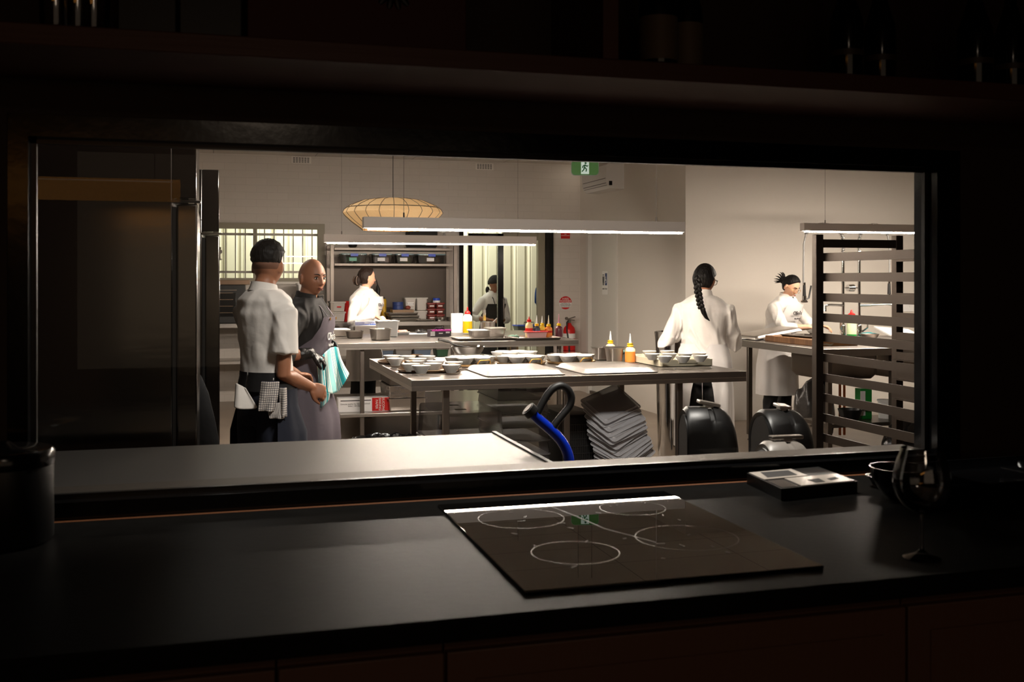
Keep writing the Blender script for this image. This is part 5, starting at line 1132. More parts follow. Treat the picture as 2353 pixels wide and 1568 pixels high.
t = thing('flat_carton', 'flat grey carton lying on top of the black oven', 'box', (ov.x-.02, 12.62, ZB+zt2+.001)); m = MB(); m.bx(-.28, .33, -.2, .2, 0, .055, .004); m.obj('carton_body', 'pewter', t)
a, b_ = PY(708, 700, 12.35), PY(745, 700, 12.35); zt3 = PY(726, 677, 12.35).z-ZB
t = thing('microwave', 'black microwave oven beside the bald man', 'microwave', ((a.x+b_.x)/2-.08, 12.6, ZB)); w2 = (b_.x-a.x)/2+.08
m = MB(); m.bx(-w2, w2, -.22, .22, 0.01, zt3, .006); m.obj('casing', 'steel_dark', t)
m = MB(); m.bx(-w2+.01, w2-.07, -.226, -.22, .06, zt3-.01, .002); m.obj('glass_door', 'black_gloss', t)
m = MB(); m.bx(w2-.066, w2-.006, -.226, -.22, .06, zt3-.01, .002); m.obj('control_panel', 'black', t)
def tub(label, c, w_, d_, h_, m_='frost', lidm=None, name='storage_tub', lab=None, group=None, txt=None):
    t = thing(name, label, 'tub', c, 0, group); m = MB(); m.loft(pan_rings(w_, d_, h_, .02, .002, .012, .006)); m.obj('tub_body', m_, t)
    if lidm: m = MB(); m.loft([[(x*k, y*k, z) for x, y in rrect(w_+.02, d_+.02, .02)] for k, z in ((1, h_+.0005), (1, h_+.012), (.96, h_+.016))]); m.obj('tub_lid', lidm, t)
    if lab: m = MB(); m.bx(-w_*.28, w_*.28, -d_/2-.002, -d_/2, h_*.45, h_*.7); l = m.obj('label', 'paperw', t, False)
    if txt: text(txt, h_*.14, 'ink', t, (0, -d_/2-.003, h_*.57), (PI/2, 0, 0))
    return t
t = tub('white box standing on top of the microwave', (t.location.x-.02, 12.6, ZB+zt3+.001), .20, .25, .115, 'whiteplastic', 'whiteplastic')
white = mat('milky_tub_plastic', (196,190,184), .4)
for i, lb in enumerate(('lower milky tub right of the microwave', 'upper milky tub with a red sticker right of the microwave')):
    q = onbb(774, 738, .2); t = tub(lb, (q.x, q.y, ZB+i*.121), .175, .2, .105, white, white)
    if i: m = MB(); m.bx(-.01, .04, -.103, -.1, .05, .065); m.obj('sticker', 'red', t, False)
q = onbb(797, 700, .36); t = thing('red_bowl', 'red bowl behind the milky tubs on the back bench', 'bowl', (q.x, q.y, ZB+.0)); m = MB(); m.lathe([(.04, 0), (.05, .19), (.085, .24), (.09, .24), (.06, .19), (.001, .18)], n=28); m.obj('bowl_body', 'red', t)
for px, lb in ((869, 'yellow gas can with a red label beside the woman, under the lighter'), (882, 'plain yellow gas can right of its labelled twin')):
    q = onbb(px, 740, .42); t = thing('gas_can', lb, 'can', q); h_ = PY(px, 687, q.y).z-ZB; r = .031
    m = MB(); m.lathe([(.001, 0), (r, .002), (r, h_-.02), (r*.8, h_)], n=24); m.obj('can_body', mat('yellow_can_paint', (206,160,16), .4), t); m = MB(); m.lathe([(.012, h_-.001), (.012, h_+.022), (.001, h_+.024)], n=16); m.obj('cap', 'black', t)
    if px == 869: m = MB(); m.lathe([(r+.001, h_*.5), (r+.001, h_*.72)], n=24, cap0=False, cap1=False); m.obj('label', 'red', t)
q = PY(864, 684, 12.5); t = thing('gas_torch', 'black long-necked gas torch standing on the yellow can', 'torch', (PY(869, 700, 12.7).x, 12.70, ZB+h_+.03)); m = MB(); m.tube([(0, 0, 0), (0, 0, .08), (-.01, 0, .14)], [.016, .026, .010], 10); m.tube([(-.01, 0, .14), (-.02, 0, .19), (-.05, 0, .235)], .006, 8); m.obj('torch_body', 'black', t)
trays = [(928, 740, 'pan at the bottom of the stack of steel pans on the back bench', 0), (926, 733, 'middle pan of the stack of steel pans on the back bench', .035), (922, 727, 'topmost pan of the stack under the blue tape rolls', .070)]
for px, py, lb, dz in trays:
    q = onbb(px, 740, .22); t = thing('sheet_pan', lb, 'tray', (q.x, q.y, ZB+dz), random.uniform(-.05, .05)); m = MB(); m.loft(pan_rings(.36, .32, .033, .02, .002, .012, .008)); m.obj('pan_body', 'alu', t)
q = onbb(920, 740, .2); t = thing('wrapped_box', 'flat brown box on top of the steel pan stack', 'box', (q.x, q.y, ZB+.1045)); m = MB(); m.bx(-.11, .15, -.09, .1, 0, .035, .003); m.obj('box_body', 'pewter', t)
for i, lb in enumerate(('lower blue tape roll on the flat brown box', 'upper blue tape roll stacked on its twin')):
    t = thing('tape_roll', lb, 'tape', (q.x-.03, q.y-.0, ZB+.141+i*.046)); m = MB(); m.lathe([(.04, 0), (.066, 0), (.066, .044), (.04, .044)], n=32); m.obj('roll', mat('navy_tape', (30,52,110), .4), t)
t = lump('vegetables', 'small heap of red and green scraps beside the tape rolls', 'food', (q.x+.09, q.y, ZB+.141), .035, .03, .04, 'rust', 3)
for i, (px, lb, txt) in enumerate(((941, 'labelled milky tub, left of the upper pair on the back bench', 'Buttermilk'), (967, 'unlabelled milky tub, right of the upper pair on the back bench', None))):
    q = onbb(px, 740, .48); tub('lower tub under '+lb, q, .135, .16, .10, white, white); tub(lb, q+Vector((0, 0, .118)), .135, .16, .145, white, white, lab=bool(txt), txt=txt)
for i in range(3):
    for j in range(2):
        q = onbb(990+j*19, 740, .40); tub(['bottom','middle','top'][i]+' red-brown labelled tub in the '+['left','right'][j]+' column beside the white tubs', q+Vector((0, 0, i*.072)), .098, .14, .055, mat('red_brown_tub', (112,46,38), .4), mat('dark_red_lid', (120,30,28), .4), lab=True)
q = onbb(1003, 700, .40); t = thing('blue_lid_jar', 'white jar with a blue lid on top of the red-brown tubs', 'jar', (q.x, q.y, ZB+.216)); m = MB(); m.lathe([(.045, 0), (.045, .025)], n=28); m.obj('jar_body', 'whiteplastic', t); m = MB(); m.lathe([(.043, .0255), (.043, .055)], n=28); m.obj('jar_lid', 'bluelid', t)
for px, lb in ((1010, 'shiny round cake tin near the right end of the back bench'), (1037, 'dull round cake tin at the right end of the back bench')):
    q = onbb(px, 738, .14); t = thing('cake_tin', lb, 'tin', q); m = MB(); m.lathe([(.001, 0), (.057, 0), (.06, .045), (.057, .045), (.055, .003), (.001, .003)], n=32); m.obj('tin_body', 'chrome' if px < 1020 else 'steel_dark', t)
m = MB(); q = onbb(975, 740, .12)
m.loft(pan_rings(.22, .2, .02, .01, .002, .01, .004)); o = m.obj('shallow_tray', 'alu', None, loc=(q.x, q.y, ZB)); tag(o, 'shallow aluminium tray between the pan stack and the cake tins', 'tray')
# tubs with blue clips on the overshelf
zsh = zt+zs1+.001
for a, b_, cont, lb in ((783, 845, 'green', 'clear tub with blue clips, far left on the overshelf, green contents'), (854, 904, 'steel', 'clear tub with blue clips, second on the overshelf, steel flask inside'), (908, 953, mat('pale_green_bags', (120,160,110), .6), 'clear tub with blue clips, third on the overshelf, pale green bags inside'), (957, 1027, mat('mixed_packets', (150,130,100), .6), 'clear tub with blue clips, far right on the overshelf, mixed packets inside')):
    x0_, x1_ = PY(a, 595, 12.45).x, PY(b_, 595, 12.45).x; w_ = (x1_-x0_)*.93; t = thing('clip_tub', lb, 'tub', ((x0_+x1_)/2, 12.58, zsh))
    m = MB(); m.loft(pan_rings(w_, .26, .105, .03, .002, .012, .004)); m.obj('tub_body', 'smoke', t)
    m = MB(); m.loft([[(x*k, y*k, z) for x, y in rrect(w_+.012, .272, .03)] for k, z in ((1, .1055), (1, .116), (.96, .119))]); m.obj('tub_lid', mat('pale_blue_clear_lid', (110,140,150), .3), t)
    m = MB(); m.bx(-.045, .045, -.146, -.138, .085, .119, .003); m.obj('clip', 'bluelid', t)
    random.seed(a); m = MB()
    for i in range(5): m.box((random.uniform(-.3, .3)*w_, random.uniform(-.07, .02), .045), (w_*.22, .05, .07), (random.uniform(-.2, .2), 0, random.uniform(-.4, .4)), .008)
    m.obj('contents', cont, t)
    m = MB(); m.bx(-.06, .03, -.128, -.124, .03, .07) ; m.obj('note', mat('mint_note', (130,190,170), .7) if a == 783 else 'paperw', t, False)
ztp = zt+zs2+.001
q = PY(972, 560, 12.5); t = thing('black_bag', 'square black bag lying on top of the overshelf', 'bag', (q.x, 12.6, ztp)); m = MB(); m.box((0, 0, .12), (.36, .28, .23), None, .04); m.obj('bag_body', 'blackcloth', t); m = MB(); m.tube([(-.08, -.1, .225), (-.06, -.1, .25), (.06, -.1, .25), (.08, -.1, .225)], .008, 8); m.obj('handle', 'blackcloth', t); m = MB(); m.bx(-.22, .15, -.17, -.04, 0.0, .008); m.obj('flap', 'black', t, False)
q = PY(813, 565, 12.5); t = thing('black_ball_lamp', 'small black round speaker on the left of the overshelf top', 'speaker', (q.x, 12.6, ztp)); m = MB(); m.lathe([(.03, 0), (.05, .02), (.053, .045), (.045, .07), (.001, .085)], n=28); m.obj('speaker_body', 'black', t)
q = PY(1025, 555, 12.5); t = thing('spray_bottle', 'clear spray bottle with a blue label on top of the overshelf', 'bottle', (q.x, 12.6, ztp)); m = MB(); m.lathe([(.001, 0), (.03, 0), (.03, .15), (.012, .18), (.012, .20)], n=24); m.obj('bottle_body', 'frost', t); m = MB(); m.lathe([(.031, .08), (.031, .14)], n=24, cap0=False, cap1=False); m.obj('label', 'bluelid', t); m = MB(); m.box((-.01, 0, .215), (.05, .02, .03), None, .003); m.obj('trigger_head', 'whiteplastic', t)
# ================================================================ UNDER THE TABLES
q = PY(822, 945, 9.35); zsf = .2905
t = thing('baking_paper_box', 'long white and red baking paper carton on the rear table\'s undershelf', 'box', (1.30, 9.36, zsf), 0); h_ = .125
m = MB(); m.bx(-.24, .21, -.06, .06, 0, h_, .002); m.obj('carton', 'paperw', t); m = MB(); m.bx(.06, .212, -.0615, .062, .004, h_-.004); m.obj('red_end', 'red', t, False)
text('SILICONE\nBAKING\nPAPER', .030, 'whiteplastic', t, (.13, -.063, h_/2), (PI/2, PI/2, 0)); text('Genuine quality for the professional\nbaker, 120 sheets', .018, 'ink', t, (-.09, -.061, h_*.5), (PI/2, 0, 0)); m = MB(); m.bx(-.22, .05, -.061, -.060, h_*.78, h_*.84); m.obj('black_line', 'ink', t, False)
stk = [(.110, .0, 'steel', 'bottom steel pan of the tall stack on the undershelf'), (.115, .112, mat('crumpled_foil', (200,196,194), .22, 1, bump=(22,.6)), 'foil-covered pan in the tall stack on the undershelf'), (.105, .229, 'steel_dark', 'dark pan near the top of the tall undershelf stack'), (.10, .336, 'steel', 'topmost pan of the tall undershelf stack')]
x0_, x1_ = PY(884, 900, 9.4).x, PY(975, 900, 9.4).x
for h_, dz, m_, lb in stk:
    t = thing('deep_pan', lb, 'pan', ((x0_+x1_)/2, 9.52, zsf+dz)); m = MB(); m.loft(pan_rings(x1_-x0_-.03, .55, h_, .02, .002, .008, .012)); m.obj('pan_body', m_, t)
    m = MB(); m.loft([[(x*k, y*k, z) for x, y in rrect(x1_-x0_, .57, .02)] for k, z in ((1, h_+.0002), (1, h_+.0015))]); m.obj('pan_cover', m_, t)
t = thing('clear_tray_pile', 'x', 'x') ; bpy.data.objects.remove(t)
# clear containers under the front table
def clearbox(label, c, w_, d_, h_, m_='smoke', group=None, rz=0, marks=False):
    t = thing('clear_food_box', label, 'food box', c, rz, group)
    m = MB(); m.loft([[(x*k, y*k, z) for x, y in rrect(w_, d_, .035)] for k, z in ((1.03, 0), (1.03, .006), (1, .008), (.965, h_-.012), (.94, h_), (.02, h_))]); m.obj('box_shell', m_, t)
    if marks:
        m = MB()
        for y in (-.12, .10): m.box((-.02, y, h_+.0006), (.07, .045, .001), None, 0)
        m.obj('sticker', mat('faint_sticker', (120,116,104), .6), t, False)
    return t
ca = PY(1068, 1000, 6.25); CXA = ca.x
for i in range(7):
    lb = ['black mesh tray lowest in the stack under the table', None, None, None, None, None, None][i]
z = .02; t = thing('dark_crate', 'black crate at the bottom of the smoky box stack', 'crate', (CXA, 6.40, z)); m = MB(); m.loft(pan_rings(.42, .62, .30, .03, .004, .012, .01)); m.obj('crate_body', 'black', t)
random.seed(11)
for i in range(7):
    t = thing('rack_tray', 'thin dark tray in the stack between black crate and smoky lid', 'tray', (CXA+random.uniform(-.008, .008), 6.40, .325+i*.022), random.uniform(-.03, .03), 'thin dark trays under the table')
    m = MB(); m.loft(pan_rings(.41, .60, .018, .03, .002, .01, .008)); m.obj('tray_body', 'steel_dark', t)
clearbox('large smoky clear box upside down on the stack, top left under the table', (CXA, 6.40, .482), .42, .62, .185, 'smoke', marks=True)
t = thing('steel_cover', 'steel lid sticking out left of the smoky box stack', 'lid', (CXA-.22, 6.32, .43), .2); m = MB(); m.box((0, 0, 0), (.05, .5, .008), (0, .5, 0), .002); m.obj('lid_sheet', 'chrome', t)
cb_ = PY(1203, 1000, 6.3).x
frostm = mat('frosted_box', (128,124,128), .35, alpha=.55)
for i in range(9):
    z = .02+i*.086
    if z+.08 > .82: break
    clearbox('frosted nesting food box in the tall stack behind the blue handle', (cb_+random.uniform(-.004, .004), 6.55, z), .34, .56, .084, frostm, 'frosted nesting boxes')
cc = PY(1338, 1000, 6.15).x
t = thing('black_crate', 'tall black crate under the table beside the fanned clear lids', 'crate', (cc, 6.42, .01)); m = MB(); m.loft([[(x*k, y*k, z) for x, y in rrect(.23, .56, .02)] for k, z in ((1.0, 0), (1, .59), (.97, .61), (.94, .615), (.02, .615))]); m.obj('crate_body', 'black', t)
m = MB()
for k in range(12): m.box((-.08+k*.015, -.283, .3), (.004, .004, .5)); 
for k in range(12): m.box((0, -.2835, .06+k*.045), (.2, .004, .006))
m.obj('crate_ribs', mat('dark_grey_plastic', (34,33,34), .5), t, False)
# fanned clear lids
lc = PY(1425, 1010, 5.95)
lidm = mat('bright_clear_lid', (206,204,208), .30, alpha=.62)
for i in range(16):
    f = i/15; t = thing('clear_cover', 'topmost clear lid of the fanned lid pile under the table' if i == 15 else 'clear plastic lid in the fanned pile under the front table', 'lid', (lc.x+.10*(1-f)-.03, 6.02+.02*math.sin(i), .36+.34*f**1.25), 0, None if i == 15 else 'fanned clear lids')
    rot = Euler((R_(14+19*f), R_(-26+12*f+2*math.sin(i*2)), R_(30-14*f+4*math.sin(i*3))), 'XYZ'); t.rotation_euler = rot
    m = MB(); m.loft([[(x*k, y*k, z) for x, y in rrect(.30, .24, .02)] for k, z in ((1, 0), (1, .003), (.90, .004), (.86, .010), (.86, .012), (.02, .012))]); m.obj('lid_sheet', lidm, t)
    m = MB(); m.tube([(x*1.0, y*1.0, .002) for x, y in rrect(.304, .244, .02)]+[(rrect(.304, .244, .02)[0][0], rrect(.304, .244, .02)[0][1], .002)], .0022, 6); m.obj('lid_edge', mat('clear_edge_highlight', (205,205,210), .2), t)
t = thing('lid_crate', 'low clear crate carrying the fanned lids on the floor', 'crate', (lc.x+.07, 6.1, .01)); m = MB(); m.loft(pan_rings(.36, .36, .30, .03, .004, .02, .01)); m.obj('crate_body', 'smoke', t)
# bin with black bag
q = PY(888, 1004, 4.75); t = thing('waste_bin', 'round waste bin lined with a black bag behind the near bench', 'bin', (q.x, 4.75, 0)); zb_ = q.z-.02; rb = 82/F*4.7
m = MB(); m.lathe([(.001, 0), (rb*.8, 0), (rb*.97, zb_-.02), (rb*.93, zb_-.02), (rb*.76, .02), (.001, .02)], n=36); m.obj('bin_body', 'black', t)
m = MB(); rings = []
for rr, zz in ((1.04, -.22), (1.03, -.05), (1.03, -.01), (1.0, .012), (.95, 0), (.85, -.12), (.6, -.25), (.02, -.27)): rings.append([(rb*rr*(1+.02*math.sin(a*11+zz*9))*math.cos(a), rb*rr*(1+.02*math.sin(a*7))*math.sin(a), zb_+zz+.010*noise.noise(Vector((a*5, rr*7, 1)))) for a in [2*PI*k/72 for k in range(72)]])
m.loft(rings, False); m.obj('bin_bag', 'binbag', t)
# ================================================================ NEAR THE WINDOW, KITCHEN SIDE
st = thing('low_stand', 'low dark steel stand just beyond the window carrying the rounded cases', 'stand', (1.95, 3.35, 0)); m = MB(); m.bx(-.52, .62, -.32, .32, .60, .62, .003); m.obj('stand_top', 'steel_dark', st); leg_parts(st, [(-.48, -.28), (-.48, .28), (.58, -.28), (.58, .28)], .60)
def drum(label, px, ytop, Y, r, L, ang, m_, latch, inner=None, zb_=.6205):
    c = PY(px, ytop, Y); h_ = c.z-zb_-r; az = math.atan2(c.x, c.y); t = thing('rounded_case', label, 'case', (c.x, Y, zb_), -az+R_(ang))
    # barrel axis = local x
    def prof(k): return [(y*k, z*1.0) for y, z in [(-r, 0)]+[(-r*math.cos(a), h_+r*math.sin(a)*(k if k < 1 else k)) for a in [PI*i/28 for i in range(29)]]+[(r, 0)]]
    m = MB(); R1 = [[(x, y*(k if k < .97 else 1), z*k) for y, z in prof(1)] for x, k in ((-L/2, .93), (-L/2-.006, .97), (-L/2+.006, 1), (-.012, 1.0), (-.008, .980), (.006, .980), (.010, 1.0), (L*.22, .992), (L*.34, .965), (L*.43, .92), (L*.50, .85), (L*.54, .76), (L*.555, .66))]; m.loft(R1); m.obj('shell', m_, t)
    m = MB(); m.loft([[(x, y*k, z*k2) for y, z in prof(1)] for x, k, k2 in ((-L/2-.0075, .80, .93), (-L/2-.0085, .80, .93), )]+[[(-L/2+.01, y*.8, z*.93) for y, z in prof(1)]]); m.obj('end_panel', inner or 'black', t)
    m = MB(); m.box((0, 0, h_+r+.010), (latch[0], latch[1], .012), (latch[2], latch[3], 0), .003); m.box((0, 0, h_+r+.002), (.03, .03, .012)); m.obj('latch', 'steel', t)
    return t
drum('rounded black case with a flat metal latch, standing left of its twin', 1628, 934, 3.32, .085, .165, 14, 'black', (.075, .05, .0, .2))
drum('wider rounded black case with a shiny latch, behind the grey one', 1798, 940, 3.50, .105, .165, 27, 'black', (.05, .06, .1, .1))
drum('rounded grey case with a long dark latch in front of the black ones', 1806, 1012, 2.98, .072, .145, 27, mat('grey_case_plastic', (120,114,108), .4), (.11, .03, 0, 0), mat('pale_grey_plastic', (150,148,146), .4))
# blue tube with loop handle
Yb = 3.45; t = thing('blue_pump_handle', 'blue curved tube with a black cap and black looped handle', 'handle', (PY(1310, 1060, Yb).x, Yb, .0)); o_ = t.location
def bp(px, py, dy=0): q = PY(px, py, Yb+dy); return q-o_
m = MB(); m.tube(cr([bp(1222, 948), bp(1240, 966), bp(1262, 985), bp(1285, 1008), bp(1300, 1032), bp(1308, 1060), bp(1310, 1110), bp(1312, 1300)]), .0185, 20); m.obj('blue_tube', 'blue', t)
m = MB(); d_ = (bp(1222, 948)-bp(1240, 966)).normalized(); m.tube([bp(1222, 948)-d_*.004, bp(1222, 948)+d_*.02], [.027, .026], 28); m.obj('end_cap', 'black', t)
m = MB(); m.tube([bp(1222, 948)+d_*.0202, bp(1222, 948)+d_*.0225], .018, 24); m.obj('cap_disc', 'steel_dark', t)
m = MB(); m.tube(cr([bp(1234, 952), bp(1244, 932), bp(1258, 908), bp(1272, 893), bp(1290, 887), bp(1306, 897), bp(1313, 915), bp(1308, 935), bp(1292, 955), bp(1276, 975), bp(1268, 990)]), .0135, 18); m.obj('loop_handle', mat('black_rubber', (26,25,25), .5), t)
m = MB(); m.lathe([(.11, 0), (.11, .015), (.03, .03), (.02, .05)], n=28); m.obj('foot', 'black', t)
# black chair
q = PY(512, 900, 4.9); t = thing('office_chair', 'black office chair with a tall curved back beside the second fridge', 'chair', (q.x+.0, 4.92, 0), R_(-58))
m = MB(); rings = []
for z, w_ in ((.50, .15), (.56, .19), (.7, .215), (.86, .21), (.98, .18), (1.05, .13), (1.09, .06)):
    y = -.20-.10*math.sin((z-.5)*2.6)+.05; rings.append([(w_*math.cos(a), y+.03*math.sin(a)-.05*(1-math.cos(a)**2)*0+.06*math.cos(a)**2, z) for a in [2*PI*k/28 for k in range(28)]])
m.loft(rings); m.obj('backrest', 'blackcloth', t)
m = MB(); m.box((0, .05, .47), (.46, .44, .07), None, .03); m.obj('seat', 'blackcloth', t)
for s in (-1, 1): m = MB(); m.tube([(s*.22, -.05, .47), (s*.27, -.05, .55), (s*.27, -.05, .66)], .016, 8); m.box((s*.27, .0, .68), (.06, .26, .03), None, .01); m.obj('armrest', 'black', t)
m = MB(); m.tube([(0, .05, .10), (0, .05, .44)], .028, 14); m.tube([(0, -.05, .44), (0, -.2, .46), (0, -.22, .62)], .02, 8); m.obj('column', 'steel_dark', t)
for k in range(5):
    a = 2*PI*k/5; m = MB(); m.tube([(0, .05, .10), (.26*math.cos(a), .05+.26*math.sin(a), .07)], [.025, .015], 8); lg_ = m.obj('base_arm', 'black', t); m = MB(); m.lathe([(.026, -.02), (.028, 0), (.026, .02)], (.27*math.cos(a), .05+.27*math.sin(a), .028), 14, rot=Matrix.Rotation(PI/2, 3, 'X')); m.obj('caster', 'black', lg_)
# ================================================================ SINK BENCH
SB = TZ+.0005
cb = PZ(1737, 781, TZ); x0_ = 4.82; y0_ = 7.78
wood = tile_mat('end_grain_wood', (168,118,76), (96,60,36), .035, .06, 0, 'YZ', .5, .001, .1, .55)
t = thing('cutting_board', 'thick end-grain wooden cutting board on the sink bench', 'cutting board', (5.0, 8.12, SB)); m = MB(); m.bx(-.19, .22, -.46, .36, 0, .052, .004); m.obj('board_body', wood, t)
for k, (px, py, lb) in enumerate(((1797, 766, 'dark baking tray lying on the wooden cutting board'),)):
    t = thing('oven_tray', lb, 'tray', (5.02, 8.10, SB+.0525), .1); m = MB(); m.loft(pan_rings(.27, .46, .016, .02, .002, .01, .01)); m.obj('tray_body', 'steel_dark', t)
    t2 = thing('kitchen_tongs', 'dark metal utensils piled on the tray on the cutting board', 'utensils', (5.02, 7.98, SB+.069)); m = MB()
    for a_ in range(5): m.tube([(-.06+.02*a_, -.12, .01), (-.04+.015*a_, .0, .025), (.0+.01*a_, .1, .008)], [.008, .012, .004], 8, flat=.5)
    m.obj('tongs_body', 'steel_dark', t2)
q = PY(1760, 765, 8.62); t = thing('large_baking_tray', 'large upturned baking tray leaning on the left edge of the sink bench', 'tray', (4.98, 8.72, SB+.045)); m = MB(); m.loft([[(x*k, y*k, z) for x, y in rrect(.5, .42, .03)] for k, z in ((1, 0), (1, .005), (.93, .03), (.9, .033), (.02, .033))]); o = m.obj('tray_body', 'alu', t); t.rotation_euler = (R_(0), R_(-9), 0)
t = thing('menu_sheets', 'papers and a dark folder at the left corner of the sink bench', 'papers', (4.80, 8.80, SB)); m = MB(); m.box((0, 0, .003), (.2, .26, .005), (0, 0, .1)); m.obj('dark_folder', 'black', t); m = MB(); m.box((0, 0, .008), (.19, .24, .003), (0, 0, -.05)); m.obj('sheet', 'paperw', t)
def faucet(label, px, aim, Yf=8.86):
    b = PY(px, 774, Yf); t = thing('spray_tap', label, 'tap', (b.x, Yf, SB)); ztop = PY(px, 555, Yf).z-SB; zarm = PY(px, 707, Yf).z-SB; S = 1.02
    m = MB(); m.lathe([(.04, 0), (.04, .01), (.028, .02), (.026, .11), (.018, .12)], n=24); m.obj('tap_base', 'chrome', t)
    m = MB(); m.tube([(0, 0, .1), (0, 0, ztop-.14)], .0155, 16); m.obj('riser_pipe', 'chrome', t)
    pts = [Vector((0, 0, ztop-.16)), Vector((0, 0, ztop-.05))]; R0_ = aim[0]
    for k in range(0, 15): a = PI*k/14*.86; pts.append(Vector((aim[2]*(R0_/2)*(1-math.cos(a)), 0, ztop-.0+.16*math.sin(a))))
    sp_ = []; rr_ = []; n_ = 330
    import itertools
    cum = [0]
    for a_, b_ in zip(pts, pts[1:]): cum.append(cum[-1]+(b_-a_).length)
    for i in range(n_+1):
        s_ = cum[-1]*i/n_; k = max(j for j in range(len(cum)) if cum[j] <= s_+1e-9); k = min(k, len(pts)-2); f = (s_-cum[k])/max(1e-6, cum[k+1]-cum[k]); p = pts[k].lerp(pts[k+1], f); d = (pts[k+1]-pts[k]).normalized(); u = Vector((0, 1, 0)); v = d.cross(u); ph = i*2*PI/10
        sp_.append(p+(u*math.cos(ph)+v*math.sin(ph))*.019)
    m = MB(); m.tube(sp_, .0032, 5); m.obj('spring', 'chrome', t)
    m = MB(); m.tube(pts, .010, 10); m.obj('hose_core', mat('grey_hose', (120,118,116), .4), t)
    e = pts[-1]; hz_ = aim[1]; m = MB(); x_ = aim[2]*R0_
    m.tube([e, Vector((x_*1.01, 0, e.z-.10)), Vector((x_*1.02, 0, hz_+.20)), Vector((x_*1.0, 0, hz_+.16))], .009, 10); m.obj('hose', mat('grey_hose', (120,118,116), .4), t)
    m = MB(); m.tube([(x_, 0, hz_+.17), (x_, 0, hz_+.06)], [.013, .017], 14); g_ = m.obj('spray_grip', 'black', t)
    m = MB(); m.tube([(x_, 0, hz_+.06), (x_, 0, hz_+.02)], .022, 14); m.lathe([(.034, -.014), (.036, -.002), (.02, .012)], (x_, 0, hz_+.012), 24); m.tube([(x_, 0, hz_+.19), (x_, 0, hz_+.165)], .014, 12); m.obj('spray_head', 'chrome', t)
    m = MB(); m.tube([(x_+.02, 0, hz_+.03), (x_+.05, 0, hz_+.04), (x_+.075, 0, hz_+.16)], [.008, .008, .009], 8); m.obj('trigger', 'black', t)
    m = MB(); m.tube([(0, 0, zarm+.02), (aim[3]*.22, -.12, zarm+.03), (aim[3]*.30, -.16, zarm+.025), (aim[3]*.30, -.16, zarm-.03)], [.012, .012, .013, .015], 12); m.obj('swing_spout', 'chrome', t)
    m = MB(); m.tube([(aim[3]*.02, -.02, .05), (aim[3]*.06, -.05, .09), (aim[3]*.06, -.05, .15)], .009, 8); m.obj('lever', 'chrome', t)
    return t, b
zs_ = PY(1848, 695, 8.86).z-SB; hx = PY(1937, 700, 8.86).x-PY(1848, 700, 8.86).x
faucet('chrome spring spray tap whose hose hangs in front of the woman\'s face', 1937, (hx, zs_, -1, -1))
zr_ = PY(2040, 690, 8.86).z-SB; hx2 = PY(2043, 700, 8.86).x-PY(1974, 700, 8.86).x
faucet('chrome spring spray tap nearest the right post of the rack', 1974, (hx2, zr_, 1, 1))
c0 = PY(1955, 662, 8.86); t = thing('wall_bracket', 'round chrome bracket joining the two spray tap risers', 'bracket', (c0.x, 8.86, c0.z)); a_ = PY(1941, 662, 8.86).x-c0.x; b_ = PY(1970, 662, 8.86).x-c0.x
m = MB(); m.tube([(a_, 0, 0), (b_, 0, 0)], .006, 8); m.obj('bar', 'chrome', t); m = MB(); m.lathe([(.034, -.035), (.036, .03), (.001, .032)], (0, 0, 0), 28, rot=Matrix.Rotation(PI/2, 3, 'Y')); m.obj('round_clamp', 'chrome', t)
q = PY(1954, 770, 8.72); t = thing('soap_bottle', 'green soap bottle with a red cap between the spray taps', 'bottle', (q.x, 8.70, SB)); m = MB(); h_ = PY(1954, 727, 8.7).z-SB
m.lathe([(.001, 0), (.045, 0), (.045, h_*.9), (.03, h_)], n=28); m.obj('bottle_body', mat('pale_green_liquid', (196,214,170), .3), t); m = MB(); m.lathe([(.0455, .002), (.0455, .035)], n=28, cap0=False, cap1=False); m.obj('green_liquid', 'green', t); m = MB(); m.lathe([(.034, h_), (.034, h_+.02), (.015, h_+.032), (.006, h_+.062), (.001, h_+.063)], n=24); m.obj('cap', 'red', t)
q = PZ(1907, 768, TZ); lump('teal_cloth', 'teal cloth under the woman\'s hands at the sink', 'cloth', (q.x, 8.70, SB), .09, .07, .045, mat('teal_cloth', (20,110,116), .9), 1)
q = PZ(1908, 797, TZ); lump('beige_cloth', 'beige cloth lying at the near corner of the sink bench', 'cloth', (q.x, q.y+.1, SB), .10, .06, .03, mat('beige_cloth', (190,176,154), .9), 3)
q = PZ(2020, 770, TZ); t = thing('white_board', 'white chopping board leaning behind the right spray tap', 'board', (q.x+.05, 8.78, SB)); m = MB(); m.box((.0, .05, .035), (.40, .28, .02), (.25, .08, 0), .004); m.obj('board_body', 'whiteplastic', t)
t = thing('steel_sink_bowl', 'small steel bowl beside the right spray tap', 'bowl', (PY(1998, 770, 8.45).x, 8.45, SB)); m = MB(); m.lathe([(.04, 0), (.07, .02), (.09, .05), (.088, .05), (.06, .018), (.001, .008)], n=32); m.obj('bowl_body', 'steel_dark', t)
